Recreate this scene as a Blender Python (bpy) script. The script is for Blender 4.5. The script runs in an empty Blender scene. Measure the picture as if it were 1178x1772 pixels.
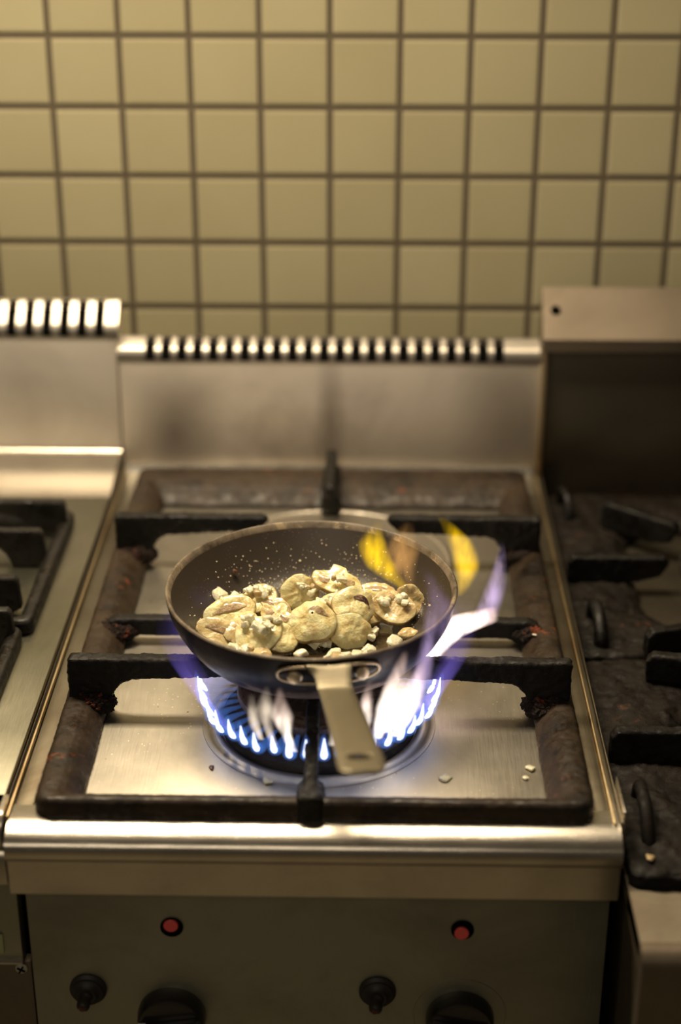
import bpy, bmesh, math, random
from mathutils import Vector, Matrix, Euler, noise
S = bpy.context.scene
COL = S.collection
PI = math.pi

# ------------------------------------------------------------------ camera
def make_camera():
    p, yaw, roll = 0.434736288, -0.0166303308, 0.000953800669
    f = Vector((math.sin(yaw)*math.cos(p), math.cos(yaw)*math.cos(p), -math.sin(p)))
    r = Vector((math.cos(yaw), -math.sin(yaw), 0)); u = r.cross(f)
    r2 = math.cos(roll)*r + math.sin(roll)*u; u2 = -math.sin(roll)*r + math.cos(roll)*u
    cam = bpy.data.cameras.new('camera'); o = bpy.data.objects.new('camera', cam); COL.objects.link(o)
    M = Matrix((r2, u2, -f)).transposed().to_4x4(); M.translation = Vector((0.0387, -1.6699, 1.5527)); o.matrix_world = M
    cam.sensor_fit = 'VERTICAL'; cam.sensor_height = 36; cam.lens = 57.6437; cam.clip_start = .05
    cam.dof.use_dof = True; cam.dof.focus_distance = 1.315; cam.dof.aperture_fstop = 2.2
    S.camera = o
make_camera()
S.view_settings.view_transform = 'Standard'; S.view_settings.look = 'None'; S.view_settings.gamma = 1
S.view_settings.use_curve_mapping = False; S.view_settings.exposure = 0.1
S.cycles.use_denoising = True
S.cycles.max_bounces = 8; S.cycles.volume_bounces = 0; S.cycles.transparent_max_bounces = 24
S.cycles.sample_clamp_indirect = 4; S.cycles.volume_step_rate = .4

# ------------------------------------------------------------------ world and lamps
W = bpy.data.worlds.new('world'); S.world = W; W.use_nodes = True
W.node_tree.nodes['Background'].inputs[0].default_value = (1, .80, .55, 1)
W.node_tree.nodes['Background'].inputs[1].default_value = 0.045
def area(name, loc, rot, sx, sy, power, color):
    l = bpy.data.lights.new(name, 'AREA'); l.shape = 'RECTANGLE'; l.size = sx; l.size_y = sy; l.energy = power; l.color = color
    o = bpy.data.objects.new(name, l); COL.objects.link(o); o.location = loc; o.rotation_euler = rot
    return o
WARM = (1, .815, .56)
area('hood_lamp', (-.30, -.27, 1.93), (0, 0, 0), .54, .20, 15.5, WARM)
area('hood_lamp', (.16, -.27, 1.93), (0, 0, 0), .21, .20, 3.0, WARM)
area('room_fill', (-.6, -3.0, 2.6), (math.radians(35), 0, 0), 1.6, .8, 9, (1, .84, .62))  # unseen fill light, added to lift the front panels

# ------------------------------------------------------------------ materials
def nodes(m): return m.node_tree.nodes, m.node_tree.links
def newmat(name, base=(.5,.5,.5), metal=0, rough=.5, coat=0, spec=.5):
    m = bpy.data.materials.new(name); m.use_nodes = True
    b = m.node_tree.nodes['Principled BSDF']
    b.inputs['Base Color'].default_value = (*base, 1); b.inputs['Metallic'].default_value = metal
    b.inputs['Roughness'].default_value = rough; b.inputs['Coat Weight'].default_value = coat
    b.inputs['Specular IOR Level'].default_value = spec
    return m
def ramp(N, cols, poss, interp='LINEAR'):
    r = N.new('ShaderNodeValToRGB'); cr = r.color_ramp; cr.interpolation = interp
    while len(cr.elements) < len(cols): cr.elements.new(1)
    for e, c, p in zip(cr.elements, cols, poss):
        e.position = p; e.color = (*c, 1) if len(c) == 3 else c
    return r
def coord(N, L, scale=(1,1,1), loc=(0,0,0), kind='Object'):
    t = N.new('ShaderNodeTexCoord'); mp = N.new('ShaderNodeMapping'); mp.inputs['Scale'].default_value = scale
    mp.inputs['Location'].default_value = loc
    L.new(t.outputs[kind], mp.inputs['Vector']); return mp
def noise_tex(N, L, vec, scale, detail=4, rough=.55, dist=0):
    n = N.new('ShaderNodeTexNoise'); n.inputs['Scale'].default_value = scale; n.inputs['Detail'].default_value = detail
    n.inputs['Roughness'].default_value = rough; n.inputs['Distortion'].default_value = dist
    L.new(vec.outputs[0], n.inputs['Vector']); return n
def bump(N, L, h, strength, dist, b, prev=None):
    bp = N.new('ShaderNodeBump'); bp.inputs['Strength'].default_value = strength; bp.inputs['Distance'].default_value = dist
    L.new(h, bp.inputs['Height'])
    if prev: L.new(prev.outputs[0], bp.inputs['Normal'])
    if b: L.new(bp.outputs[0], b.inputs['Normal'])
    return bp

def steel(name, base=(.62,.59,.54), rough=.33, stretch=(1,60,60), smudge=.25, stain=None, metal=.95):
    """brushed stainless; stretch = brush direction"""
    m = newmat(name, base, metal, rough); N, L = nodes(m); b = N['Principled BSDF']
    c = coord(N, L, stretch); n = noise_tex(N, L, c, 18, 3)
    c2 = coord(N, L); n2 = noise_tex(N, L, c2, 9, 5, .6, .6)
    mx = N.new('ShaderNodeMath'); mx.operation = 'MULTIPLY_ADD'; L.new(n2.outputs[0], mx.inputs[0]); mx.inputs[1].default_value = smudge*1.3; mx.inputs[2].default_value = rough - smudge*.6
    m2 = N.new('ShaderNodeMath'); m2.operation = 'MULTIPLY_ADD'; L.new(n.outputs[0], m2.inputs[0]); m2.inputs[1].default_value = .14; L.new(mx.outputs[0], m2.inputs[2])
    L.new(m2.outputs[0], b.inputs['Roughness'])
    stain = stain or tuple(x*.72 for x in base)
    r = ramp(N, [stain, base, base], [.3, .55, 1]); n3 = noise_tex(N, L, c2, 5, 6, .65, 1.0); L.new(n3.outputs[0], r.inputs[0])
    L.new(r.outputs[0], b.inputs['Base Color'])
    bump(N, L, n.outputs[0], .12, .0006, b)
    return m
M = {}
M['steel_deck'] = steel('steel_deck', (.50,.465,.395), .34, (60,2,60), .25)
def specks(m, scale, col, thr):
    """dried splashes scattered over the sheet"""
    N, L = nodes(m); b = N['Principled BSDF']; src = b.inputs['Base Color'].links[0].from_socket
    v = N.new('ShaderNodeTexVoronoi'); v.inputs['Scale'].default_value = scale; c = coord(N, L); L.new(c.outputs[0], v.inputs['Vector'])
    r = ramp(N, [(1,)*3, (0,)*3], [thr*.6, thr]); L.new(v.outputs['Distance'], r.inputs[0])
    n = noise_tex(N, L, c, 12, 3); r2 = ramp(N, [(0,)*3, (1,)*3], [.45, .6]); L.new(n.outputs[0], r2.inputs[0])
    mu = N.new('ShaderNodeMath'); mu.operation = 'MULTIPLY'; L.new(r.outputs[0], mu.inputs[0]); L.new(r2.outputs[0], mu.inputs[1])
    mx = N.new('ShaderNodeMix'); mx.data_type = 'RGBA'; L.new(mu.outputs[0], mx.inputs[0]); L.new(src, mx.inputs[6]); mx.inputs[7].default_value = (*col, 1); L.new(mx.outputs[2], b.inputs['Base Color'])
specks(M['steel_deck'], 190, (.95,.85,.60), .14); specks(M['steel_deck'], 75, (.12,.08,.05), .07)
M['left_deck'] = steel('left_deck', (.27,.26,.20), .27, (60,2,60), .16)
M['steel_panel'] = steel('steel_panel', (.60,.56,.49), .40, (2,60,60), .2)
M['steel_back'] = steel('steel_back', (.78,.72,.64), .44, (2,60,60), .22, (.60,.53,.46), .68)
M['steel_lip'] = steel('steel_lip', (.60,.56,.49), .17, (2,60,60), .10)
M['steel_vent'] = steel('steel_vent', (.50,.46,.40), .30, (2,60,60), .10)
M['steel_front'] = steel('steel_front', (.36,.36,.29), .42, (60,60,2), .15)
M['steel_dark'] = steel('steel_dark', (.13,.115,.085), .45, (2,60,60), .2, (.10,.08,.06))
M['steel_right'] = steel('steel_right', (.20,.165,.125), .50, (2,60,60), .2, (.15,.12,.09))
M['rail'] = steel('rail_steel', (.17,.15,.11), .38, (60,2,60), .2, (.09,.07,.045))
M['steel_grime'] = steel('steel_grime', (.50,.40,.24), .35, (60,2,60), .2, (.25,.16,.07))
M['handle'] = steel('handle', (.25,.22,.155), .40, (60,2,60), .15)
M['bead'] = steel('bracket_steel', (.70,.58,.40), .35, (60,2,60), .1)
M['rivet'] = newmat('rivet', (.80,.70,.52), 1, .42)
M['black'] = newmat('black_cavity', (.004,.0035,.003), 0, 1, 0, 0)
M['knob'] = newmat('knob_plastic', (.010,.009,.008), 0, .28, .3)
M['rubber'] = newmat('rubber', (.014,.011,.010), 0, .55)
M['red'] = newmat('red_plastic', (.75,.09,.09), 0, .4)
M['darkred'] = newmat('dark_red', (.07,.012,.012), 0, .5)
M['tick'] = newmat('white_mark', (.7,.72,.7), 0, .5)
M['screw'] = newmat('screw', (.45,.43,.38), .6, .5)

def iron(name, base, rust, amount, bumpd=.0012, rough=.55, spec=.5):
    m = newmat(name, base, 0, rough, 0, spec); N, L = nodes(m); b = N['Principled BSDF']
    c = coord(N, L)
    n1 = noise_tex(N, L, c, 22, 8, .65, .4); dark = tuple(x*.25 for x in base)
    r1 = ramp(N, [dark, base, tuple(min(1, x*1.5) for x in base)], [.36, .52, .75]); L.new(n1.outputs[0], r1.inputs[0])
    n2 = noise_tex(N, L, coord(N, L, loc=(3,1,7)), 34, 8, .75, .6)
    r2 = ramp(N, [(0,0,0), (1,1,1)], [1-amount, 1-amount+.04]); L.new(n2.outputs[0], r2.inputs[0])
    mix = N.new('ShaderNodeMix'); mix.data_type = 'RGBA'; L.new(r2.outputs[0], mix.inputs[0]); L.new(r1.outputs[0], mix.inputs[6]); mix.inputs[7].default_value = (*rust, 1)
    L.new(mix.outputs[2], b.inputs['Base Color'])
    n3 = noise_tex(N, L, c, 420, 6, .7); n4 = noise_tex(N, L, c, 90, 6, .7)
    p = bump(N, L, n4.outputs[0], .6, bumpd, None); bump(N, L, n3.outputs[0], .6, bumpd*.4, b, p)
    rr = ramp(N, [(rough-.2,)*3, (min(1, rough+.25),)*3], [.35, .65]); L.new(n4.outputs[0], rr.inputs[0]); L.new(rr.outputs[0], b.inputs['Roughness'])
    return m
M['iron_frame'] = iron('iron_frame', (.033,.021,.012), (.17,.045,.016), .37, .0008, .46, .35)
M['iron_bar'] = iron('iron_bar', (.007,.0055,.004), (.08,.022,.010), .30, .0018, .52, .35)
M['iron_left'] = iron('iron_left', (.012,.010,.008), (.08,.03,.018), .30, .0008, .38)
M['iron_right'] = iron('iron_right', (.009,.006,.0036), (.06,.022,.010), .38, .0016, .60, .3)
M['iron_rightbar'] = iron('iron_rightbar', (.005,.004,.003), (.04,.02,.01), .28, .0012, .5, .35)
M['burner'] = iron('burner_iron', (.022,.017,.014), (.06,.03,.02), .3, .0014, .6)
M['crust'] = iron('burnt_crust', (.018,.011,.008), (.22,.055,.025), .42, .0022, .75, .25)
M['cap'] = iron('burner_cap', (.13,.088,.066), (.035,.022,.018), .50, .0008, .5)

def tile_mat():
    m = newmat('wall_tile', (.5,.45,.3), 0, .22, 0, .5); N, L = nodes(m); b = N['Principled BSDF']
    t = N.new('ShaderNodeTexCoord'); sp = N.new('ShaderNodeSeparateXYZ'); L.new(t.outputs['Object'], sp.inputs[0])
    cb = N.new('ShaderNodeCombineXYZ'); L.new(sp.outputs[0], cb.inputs[0])
    sub = N.new('ShaderNodeMath'); sub.operation = 'ADD'; L.new(sp.outputs[2], sub.inputs[0]); sub.inputs[1].default_value = -1.2959 + 1.4; L.new(sub.outputs[0], cb.inputs[1])
    ad = N.new('ShaderNodeMath'); ad.operation = 'ADD'; L.new(sp.outputs[0], ad.inputs[0]); ad.inputs[1].default_value = 7.0; L.new(ad.outputs[0], cb.inputs[0])
    def brick(ms, smooth):
        k = N.new('ShaderNodeTexBrick'); k.offset = 0; k.squash = 1; k.inputs['Scale'].default_value = 1
        k.inputs['Brick Width'].default_value = .07; k.inputs['Row Height'].default_value = .07
        k.inputs['Mortar Size'].default_value = ms; k.inputs['Mortar Smooth'].default_value = smooth; k.inputs['Bias'].default_value = 0
        k.inputs['Color1'].default_value = (.41,.37,.235,1); k.inputs['Color2'].default_value = (.455,.415,.27,1); k.inputs['Mortar'].default_value = (.115,.092,.060,1)
        L.new(cb.outputs[0], k.inputs['Vector']); return k
    k = brick(.0036, .25); k2 = brick(.006, 1)
    n = noise_tex(N, L, coord(N, L), 5, 4); mixc = N.new('ShaderNodeMix'); mixc.data_type = 'RGBA'; mixc.blend_type = 'MULTIPLY'; mixc.inputs[0].default_value = .25
    r = ramp(N, [(.75,.72,.65), (1,1,1)], [.35, .6]); L.new(n.outputs[0], r.inputs[0]); L.new(k.outputs[0], mixc.inputs[6]); L.new(r.outputs[0], mixc.inputs[7])
    L.new(mixc.outputs[2], b.inputs['Base Color'])
    rr = ramp(N, [(.25,)*3, (.85,)*3], [0, 1]); L.new(k.outputs[1], rr.inputs[0]); L.new(rr.outputs[0], b.inputs['Roughness'])
    iv = N.new('ShaderNodeMath'); iv.operation = 'SUBTRACT'; iv.inputs[0].default_value = 1; L.new(k2.outputs[1], iv.inputs[1])
    bump(N, L, iv.outputs[0], .6, .0015, b)
    return m
M['tile'] = tile_mat()
M['floor'] = newmat('floor_tile', (.32,.27,.17), 0, .5)
M['plaster'] = newmat('plaster', (.55,.48,.36), 0, .8)

def dark_blotch(m, centre, radius, amount):
    """a soft dark blotch mixed into the base colour at a fixed place on the sheet"""
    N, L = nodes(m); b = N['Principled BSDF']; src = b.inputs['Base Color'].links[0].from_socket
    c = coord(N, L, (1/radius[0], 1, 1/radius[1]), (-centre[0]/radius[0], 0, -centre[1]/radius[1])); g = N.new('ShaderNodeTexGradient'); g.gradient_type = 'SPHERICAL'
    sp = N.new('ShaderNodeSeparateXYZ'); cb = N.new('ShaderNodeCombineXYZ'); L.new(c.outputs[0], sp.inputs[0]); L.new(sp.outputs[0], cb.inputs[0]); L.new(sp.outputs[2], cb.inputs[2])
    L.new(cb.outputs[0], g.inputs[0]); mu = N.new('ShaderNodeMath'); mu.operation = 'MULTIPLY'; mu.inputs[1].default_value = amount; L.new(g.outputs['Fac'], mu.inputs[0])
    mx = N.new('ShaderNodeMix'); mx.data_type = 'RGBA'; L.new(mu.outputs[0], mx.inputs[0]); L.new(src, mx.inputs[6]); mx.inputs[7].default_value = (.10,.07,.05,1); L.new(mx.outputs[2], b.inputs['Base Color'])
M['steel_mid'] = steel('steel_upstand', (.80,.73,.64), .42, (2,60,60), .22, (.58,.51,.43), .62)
dark_blotch(M['steel_mid'], (-.165,.893), (.055,.085), .7); dark_blotch(M['steel_mid'], (.001,.905), (.018,.120), .55); dark_blotch(M['steel_mid'], (.21,.90), (.09,.14), .45)  # left dark blotch, then painted lamp-gap reflection, then painted light falloff at right
# ------------------------------------------------------------------ mesh helpers
def link(name, bm, mat, parent=None, sharp=35, smooth=True):
    me = bpy.data.meshes.new(name); bmesh.ops.recalc_face_normals(bm, faces=bm.faces); bm.to_mesh(me); bm.free()
    me.materials.append(M[mat] if isinstance(mat, str) else mat)
    if smooth:
        me.shade_smooth(); me.set_sharp_from_angle(angle=math.radians(sharp))
    o = bpy.data.objects.new(name, me); COL.objects.link(o)
    if parent: o.parent = parent
    return o
def empty(name, label, cat, loc=(0,0,0), group=None):
    o = bpy.data.objects.new(name, None); COL.objects.link(o); o.location = loc; o.empty_display_size = .02
    return tag(o, label, cat, group)
def tag(o, label, cat, group=None, kind=None):
    o['label'] = label; o['category'] = cat
    if group: o['group'] = group
    if kind: o['kind'] = kind
    return o
def child(name, bm, mat, root, **k):
    """mesh given in world coordinates, parented to a thing whose Empty sits at root.location"""
    bmesh.ops.translate(bm, verts=bm.verts, vec=-root.location)
    return link(name, bm, mat, root, **k)
def B(): return bmesh.new()
def box(bm, x0, x1, y0, y1, z0, z1, bev=0, seg=2):
    r = bmesh.ops.create_cube(bm, size=1); vs = r['verts']
    for v in vs: v.co = Vector(((x0+x1)/2 + v.co.x*(x1-x0), (y0+y1)/2 + v.co.y*(y1-y0), (z0+z1)/2 + v.co.z*(z1-z0)))
    if bev:
        es = list({e for v in vs for e in v.link_edges}); bmesh.ops.bevel(bm, geom=es, offset=bev, segments=seg, profile=.5, affect='EDGES')
    return bm
def prism(bm, poly, axis, a, b, bev=0, seg=2):
    """poly = 2-D outline in the two axes other than `axis`, extruded from a to b"""
    def P(u, w, t): return {'x': (t,u,w), 'y': (u,t,w), 'z': (u,w,t)}[axis]
    A = [bm.verts.new(P(u, w, a)) for u, w in poly]; Bv = [bm.verts.new(P(u, w, b)) for u, w in poly]
    n = len(poly); fs = [bm.faces.new(A), bm.faces.new(Bv[::-1])]
    for i in range(n): bm.faces.new((A[i], Bv[i], Bv[(i+1)%n], A[(i+1)%n]))
    if bev:
        es = list({e for f in fs for e in f.edges}); bmesh.ops.bevel(bm, geom=es, offset=bev, segments=seg, profile=.5, affect='EDGES')
    return bm
def lathe(bm, prof, c, seg=64, closed=False):
    rings = []
    for r, z in prof:
        if r < 1e-6: rings.append([bm.verts.new((c[0], c[1], c[2]+z))])
        else: rings.append([bm.verts.new((c[0]+r*math.cos(2*PI*i/seg), c[1]+r*math.sin(2*PI*i/seg), c[2]+z)) for i in range(seg)])
    prs = list(zip(rings, rings[1:]))
    if closed: prs.append((rings[-1], rings[0]))
    for a, b in prs:
        for i in range(seg):
            j = (i+1) % seg
            if len(a) == 1 and len(b) == 1: continue
            if len(a) == 1: bm.faces.new((a[0], b[i], b[j]))
            elif len(b) == 1: bm.faces.new((a[i], a[j], b[0]))
            else: bm.faces.new((a[i], a[j], b[j], b[i]))
    return bm
def catmull(pts, n):
    P = [Vector(p) for p in pts]; P = [2*P[0]-P[1]] + P + [2*P[-1]-P[-2]]; out = []
    for i in range(1, len(P)-2):
        for k in range(n):
            t = k/n; a, b, c, d = P[i-1:i+3]
            out.append(.5*((2*b)+(c-a)*t+(2*a-5*b+4*c-d)*t*t+(3*b-a-3*c+d)*t**3))
    out.append(P[-2]); return out
def tube(bm, pts, rad, seg=12, flat=1.0, side=None, n=6, cap=True):
    """side: direction of the wide axis; flat: thickness/width"""
    path = catmull(pts, n); m = len(path); rings = []
    rr = catmull([(r, 0, 0) for r in rad], n)
    for i, p in enumerate(path):
        t = (path[min(i+1, m-1)] - path[max(i-1, 0)]).normalized()
        s = Vector(side) if side else (Vector((0,0,1)).cross(t) if abs(t.z) < .95 else Vector((1,0,0)))
        s = (s - t*s.dot(t)).normalized(); w = t.cross(s); r = max(rr[i].x, 1e-5)
        rings.append([bm.verts.new(p + s*r*math.cos(2*PI*k/seg) + w*r*flat*math.sin(2*PI*k/seg)) for k in range(seg)])
    for a, b in zip(rings, rings[1:]):
        for k in range(seg): bm.faces.new((a[k], a[(k+1)%seg], b[(k+1)%seg], b[k]))
    if cap: bm.faces.new(rings[0][::-1]); bm.faces.new(rings[-1])
    return bm
def voxel(bm, size):
    """even mesh of the same solid, so surface crust can be displaced into it"""
    me = bpy.data.meshes.new('v'); bmesh.ops.recalc_face_normals(bm, faces=bm.faces); bm.to_mesh(me); bm.clear(); o = bpy.data.objects.new('v', me); COL.objects.link(o)
    md = o.modifiers.new('r', 'REMESH'); md.mode = 'VOXEL'; md.voxel_size = size; md.adaptivity = 0
    nm = bpy.data.meshes.new_from_object(o.evaluated_get(bpy.context.evaluated_depsgraph_get()))
    bm.from_mesh(nm); bpy.data.objects.remove(o); bpy.data.meshes.remove(me); bpy.data.meshes.remove(nm); return bm
def rough_up(bm, amp, cuts=3, scale=180, seed=0, size=.0016):
    if cuts: voxel(bm, size)
    bm.normal_update(); off = Vector((seed, 0, 0))
    for v in bm.verts:
        p = v.co*scale + off
        v.co += v.normal * amp * (noise.noise(p*.5) + .8*noise.noise(p*1.5) + .6*noise.noise(p*4))
    return bm
def arc(cx, cy, r, a0, a1, n=6):
    return [(cx + r*math.cos(math.radians(a0+(a1-a0)*i/n)), cy + r*math.sin(math.radians(a0+(a1-a0)*i/n))) for i in range(n+1)]

# ------------------------------------------------------------------ the room
def structure(name, bm, mat):
    o = link(name, bm, mat); o['kind'] = 'structure'; return o
structure('floor', box(B(), -2.2, 2.2, -4.2, .1, -.1, 0), 'floor')
structure('wall_back', box(B(), -2.2, 2.2, 0, .1, 0, 2.9), 'tile')

hood = empty('shade_hood', 'unseen hood added above the ranges to shade the top of the wall, out of frame', 'hood', (0, -.45, 1.96))  # added out of view to carry the lamps and shade the wall
bm = B(); box(bm, -.95, .80, -.95, -.02, 1.96, 1.98); child('shade_canopy', bm, 'steel_dark', hood)
bm = B(); box(bm, -.95, .80, -.095, -.085, 1.60, 1.96); child('shade_baffle', bm, 'steel_dark', hood)  # added low plate that keeps lamp light off the upper wall
# ------------------------------------------------------------------ slotted vent strip
def vent_strip(bm, prof, i0, i1, x0, x1, slots, th=.0012):
    """prof: (y,z) points; slot = (xa, xb) cut out between profile points i0..i1"""
    xs = sorted({x0, x1, *[v for s in slots for v in s]})
    g = [[bm.verts.new((x, y, z)) for y, z in prof] for x in xs]
    for i in range(len(xs)-1):
        mid = (xs[i]+xs[i+1])/2; cut = any(a < mid < b for a, b in slots)
        for j in range(len(prof)-1):
            if cut and i0 <= j < i1: continue
            bm.faces.new((g[i][j], g[i+1][j], g[i+1][j+1], g[i][j+1]))
    bmesh.ops.recalc_face_normals(bm, faces=bm.faces)
    ref = min(bm.faces, key=lambda f: f.calc_center_median().z)
    if ref.normal.y > 0: bmesh.ops.reverse_faces(bm, faces=bm.faces)
    geo = bmesh.ops.solidify(bm, geom=bm.faces[:], thickness=th)
    return bm

# ------------------------------------------------------------------ centre range
G = empty('gas_range', 'middle stainless gas range under the pan, with slotted upstand and two red buttons', 'gas range', (0, -.38, 0), 'gas ranges in a row')
L0, R0 = -.2195, .2225
# deck tray and side strips
bm = B(); box(bm, -.2035, .2075, -.690, -.060, .838, .846, .001); child('hob_tray', bm, 'steel_deck', G)
bm = B()
box(bm, L0+.0022, -.2035, -.676, -.056, .835, .8492, .0008); sr = child('side_rail', bm, 'rail', G)
bm = B(); box(bm, -.2200, -.2180, -.690, -.056, .84, .8530, .0006); bmesh.ops.translate(bm, verts=bm.verts, vec=-G.location); link('edge_bead', bm, 'steel_grime', sr)
bm = B()
box(bm, .2075, .2194, -.676, -.056, .835, .8492, .0008); box(bm, .2214, .2254, -.686, -.056, .83, .8470, .0006); box(bm, .2255, .2268, -.686, -.056, .83, .8500, .0005); sr = child('side_rail', bm, 'rail', G)
bm = B(); box(bm, .2195, .2213, -.690, -.056, .84, .8522, .0006); bmesh.ops.translate(bm, verts=bm.verts, vec=-G.location); link('edge_bead', bm, 'steel_grime', sr)
# end tabs
bm = B(); box(bm, .2262, .2276, -.690, -.645, .83, .862, .0006); child('end_tab', bm, 'steel_lip', G)
# front lip
prof = [(-.672,.8500),(-.686,.8500),(-.690,.8496),(-.694,.8487),(-.698,.8475),(-.702,.8460),(-.7055,.8443),(-.7085,.8420),(-.7103,.8390),(-.7110,.8350),(-.7107,.8305),(-.7090,.8270),(-.7055,.8255),(-.7045,.8240),(-.7030,.7935),(-.7012,.7925),(-.6880,.7930),(-.6880,.82),(-.672,.838)]
bm = prism(B(), prof, 'x', -.2185, .2245, 0); child('front_lip', bm, 'steel_lip', G, sharp=28)
# front panel
bm = B(); box(bm, -.2125, .2225, -.685, -.670, .10, .845, .001); child('control_panel', bm, 'steel_front', G)
bm = B(); box(bm, -.2120, .2205, -.668, -.062, .10, .834, .001); child('body', bm, 'steel_dark', G)
for k in (-1, 1):
    for q in (-1, 1):
        bm = B(); lathe(bm, [(0,0),(.02,0),(.02,.1),(0,.1)], (k*.19+.004, -.36+q*.27, 0), 20); child('foot', bm, 'steel_dark', G)
# upstand
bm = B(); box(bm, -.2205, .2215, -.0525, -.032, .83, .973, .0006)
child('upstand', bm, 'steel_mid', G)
bm = B(); prism(bm, [(-.0525,.857),(-.0535,.857),(-.0585,.8505),(-.060,.8470),(-.0525,.8470)], 'x', -.2190, .2175); child('upstand_flange', bm, 'steel_lip', G)
sp = .016535; x_first = -.1872
slots = [(x_first+i*sp-.0052, x_first+i*sp+.0052) for i in range(23)]
vprof = [(-.0525,.971),(-.0531,.9735),(-.0532,.9770),(-.0528,.9805),(-.0518,.9835),(-.0500,.9862),(-.0475,.9880),(-.0440,.9900),(-.0380,.9930),(-.0345,.9947),(-.0325,.9950),(-.0320,.9850)]
bm = vent_strip(B(), vprof, 1, 9, -.2222, .2190, slots); child('vent_strip', bm, 'steel_vent', G, sharp=50)
bm = B(); prism(bm, [(-.0500,.9735),(-.0500,.9770),(-.0400,.9840),(-.0335,.9870),(-.0335,.9735)], 'x', -.2150, .2120); child('vent_cavity', bm, 'black', G)
# trim rings and burners
def ring_prof(r): return [(r-.0055,.0),(r-.0050,.0020),(r-.0030,.0036),(r-.0005,.0040),(r+.0020,.0034),(r+.0045,.0018),(r+.0065,.0006),(r+.0090,.0004),(r+.0092,0)]
BX, BY = .003, -.548
for (cx, cy) in ((BX, BY), (BX, -.310)):
    b = empty('_', '', '') if False else None
    bm = B(); lathe(bm, ring_prof(.084), (cx, cy, .846), 96); child('trim_ring', bm, 'steel_deck', G)
    bm = B(); lathe(bm, [(.0,.0015),(.0775,.0015),(.0785,.0060),(.0770,.0100),(.066,.0120),(.060,.0160),(.056,.0160),(.0,.0160)], (cx, cy, .8445), 96)
    rough_up(bm, .0006, 0, 220); bo = child('burner_head', bm, 'burner', G)
    bm = B(); lathe(bm, [(.050,.015),(.0600,.0240),(.0640,.0280),(.0650,.0310),(.0640,.0345),(.0615,.0362),(.040,.0375),(0,.0378)], (cx, cy, .8445), 72)
    bmesh.ops.translate(bm, verts=bm.verts, vec=-G.location); link('burner_cap', bm, 'cap', bo)
# embossed rear circle
bm = B(); lathe(bm, [(.1145,0),(.116,.0010),(.1185,.0010),(.120,0)], (BX, -.262, .846), 96); child('pressed_ring', bm, 'steel_lip', G)
# controls
def disc_y(bm, cx, y, cz, prof, seg=32):
    """lathe around the y axis; prof (r, d) with d towards the viewer (-y)"""
    t = B(); lathe(t, prof, (0,0,0), seg)
    me = bpy.data.meshes.new('t'); t.to_mesh(me); t.free()
    me.transform(Matrix.Translation((cx, y, cz)) @ Matrix.Rotation(PI/2, 4, 'X')); bm.from_mesh(me); bpy.data.meshes.remove(me); return bm
for (cx, cz, dx, dz) in ((-.1043,.7505,-.0004,.0022), (.1141,.7510,-.0007,-.0024)):
    a = child('button_bezel', disc_y(B(), cx, -.6853, cz, [(.0086,0),(.0086,.0012),(.0080,.0016),(.0076,.0008),(.0074,.0002),(0,.0002)]), 'black', G)
    bm = disc_y(B(), cx+dx, -.6857, cz+dz, [(.0055,0),(.0055,.0016),(.0051,.0020),(0,.0021)]); bmesh.ops.translate(bm, verts=bm.verts, vec=-G.location)
    rb = link('red_button', bm, 'red', a); rb['label'] = 'red button face'
for (cx, cz) in ((-.1709,.6905), (.0510,.6915)):
    a = child('igniter_boot', disc_y(B(), cx, -.6848, cz, [(.0142,0),(.0142,.0025),(.0120,.0045),(.0118,.0060),(.0085,.0075),(.0070,.0100),(0,.0105)]), 'rubber', G)
    bm = B(); tube(bm, [(cx, -.694, cz), (cx-.001, -.697, cz-.0010), (cx-.0015, -.7015, cz-.0025), (cx-.002,-.7040,cz-.0035)], [.0052,.0046,.0052,.0044], 16); bmesh.ops.translate(bm, verts=bm.verts, vec=-G.location)
    link('igniter_stub', bm, 'rubber', a)
    bm = disc_y(B(), cx-.002, -.7038, cz-.0035, [(.0030,0),(.0028,.0006),(0,.0008)], 16); bmesh.ops.translate(bm, verts=bm.verts, vec=-G.location); link('stub_end', bm, 'darkred', a)
for (cx, cz, rot) in ((-.1075,.6660,-8), (.1145,.6660,12)):
    a = child('control_knob', disc_y(B(), cx, -.6848, cz, [(.0262,0),(.0265,.004),(.0255,.0125),(.0240,.0145),(.0215,.0150),(0,.0150)], 48), 'knob', G)
    bm = B(); box(bm, -.0060, .0060, -.026, -.013, -.0235, .0235, .0018, 2); bmesh.ops.rotate(bm, verts=bm.verts, cent=(0,0,0), matrix=Matrix.Rotation(math.radians(90+rot), 3, 'Y'))
    bmesh.ops.translate(bm, verts=bm.verts, vec=Vector((cx, -.6848, cz))-G.location); link('grip', bm, 'knob', a)
    bm = B(); box(bm, -.0255, -.0195, -.0160, -.0155, .0010, .0020); bmesh.ops.translate(bm, verts=bm.verts, vec=Vector((cx+.001, -.6848, cz+.002))-G.location); link('pointer_mark', bm, 'tick', a)
bm = disc_y(B(), .1145, -.6850, .668, [(.0350,0),(.0352,.0005),(.0358,.0005),(.0360,0)], 64); child('dial_ring', bm, 'steel_front', G)

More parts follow.
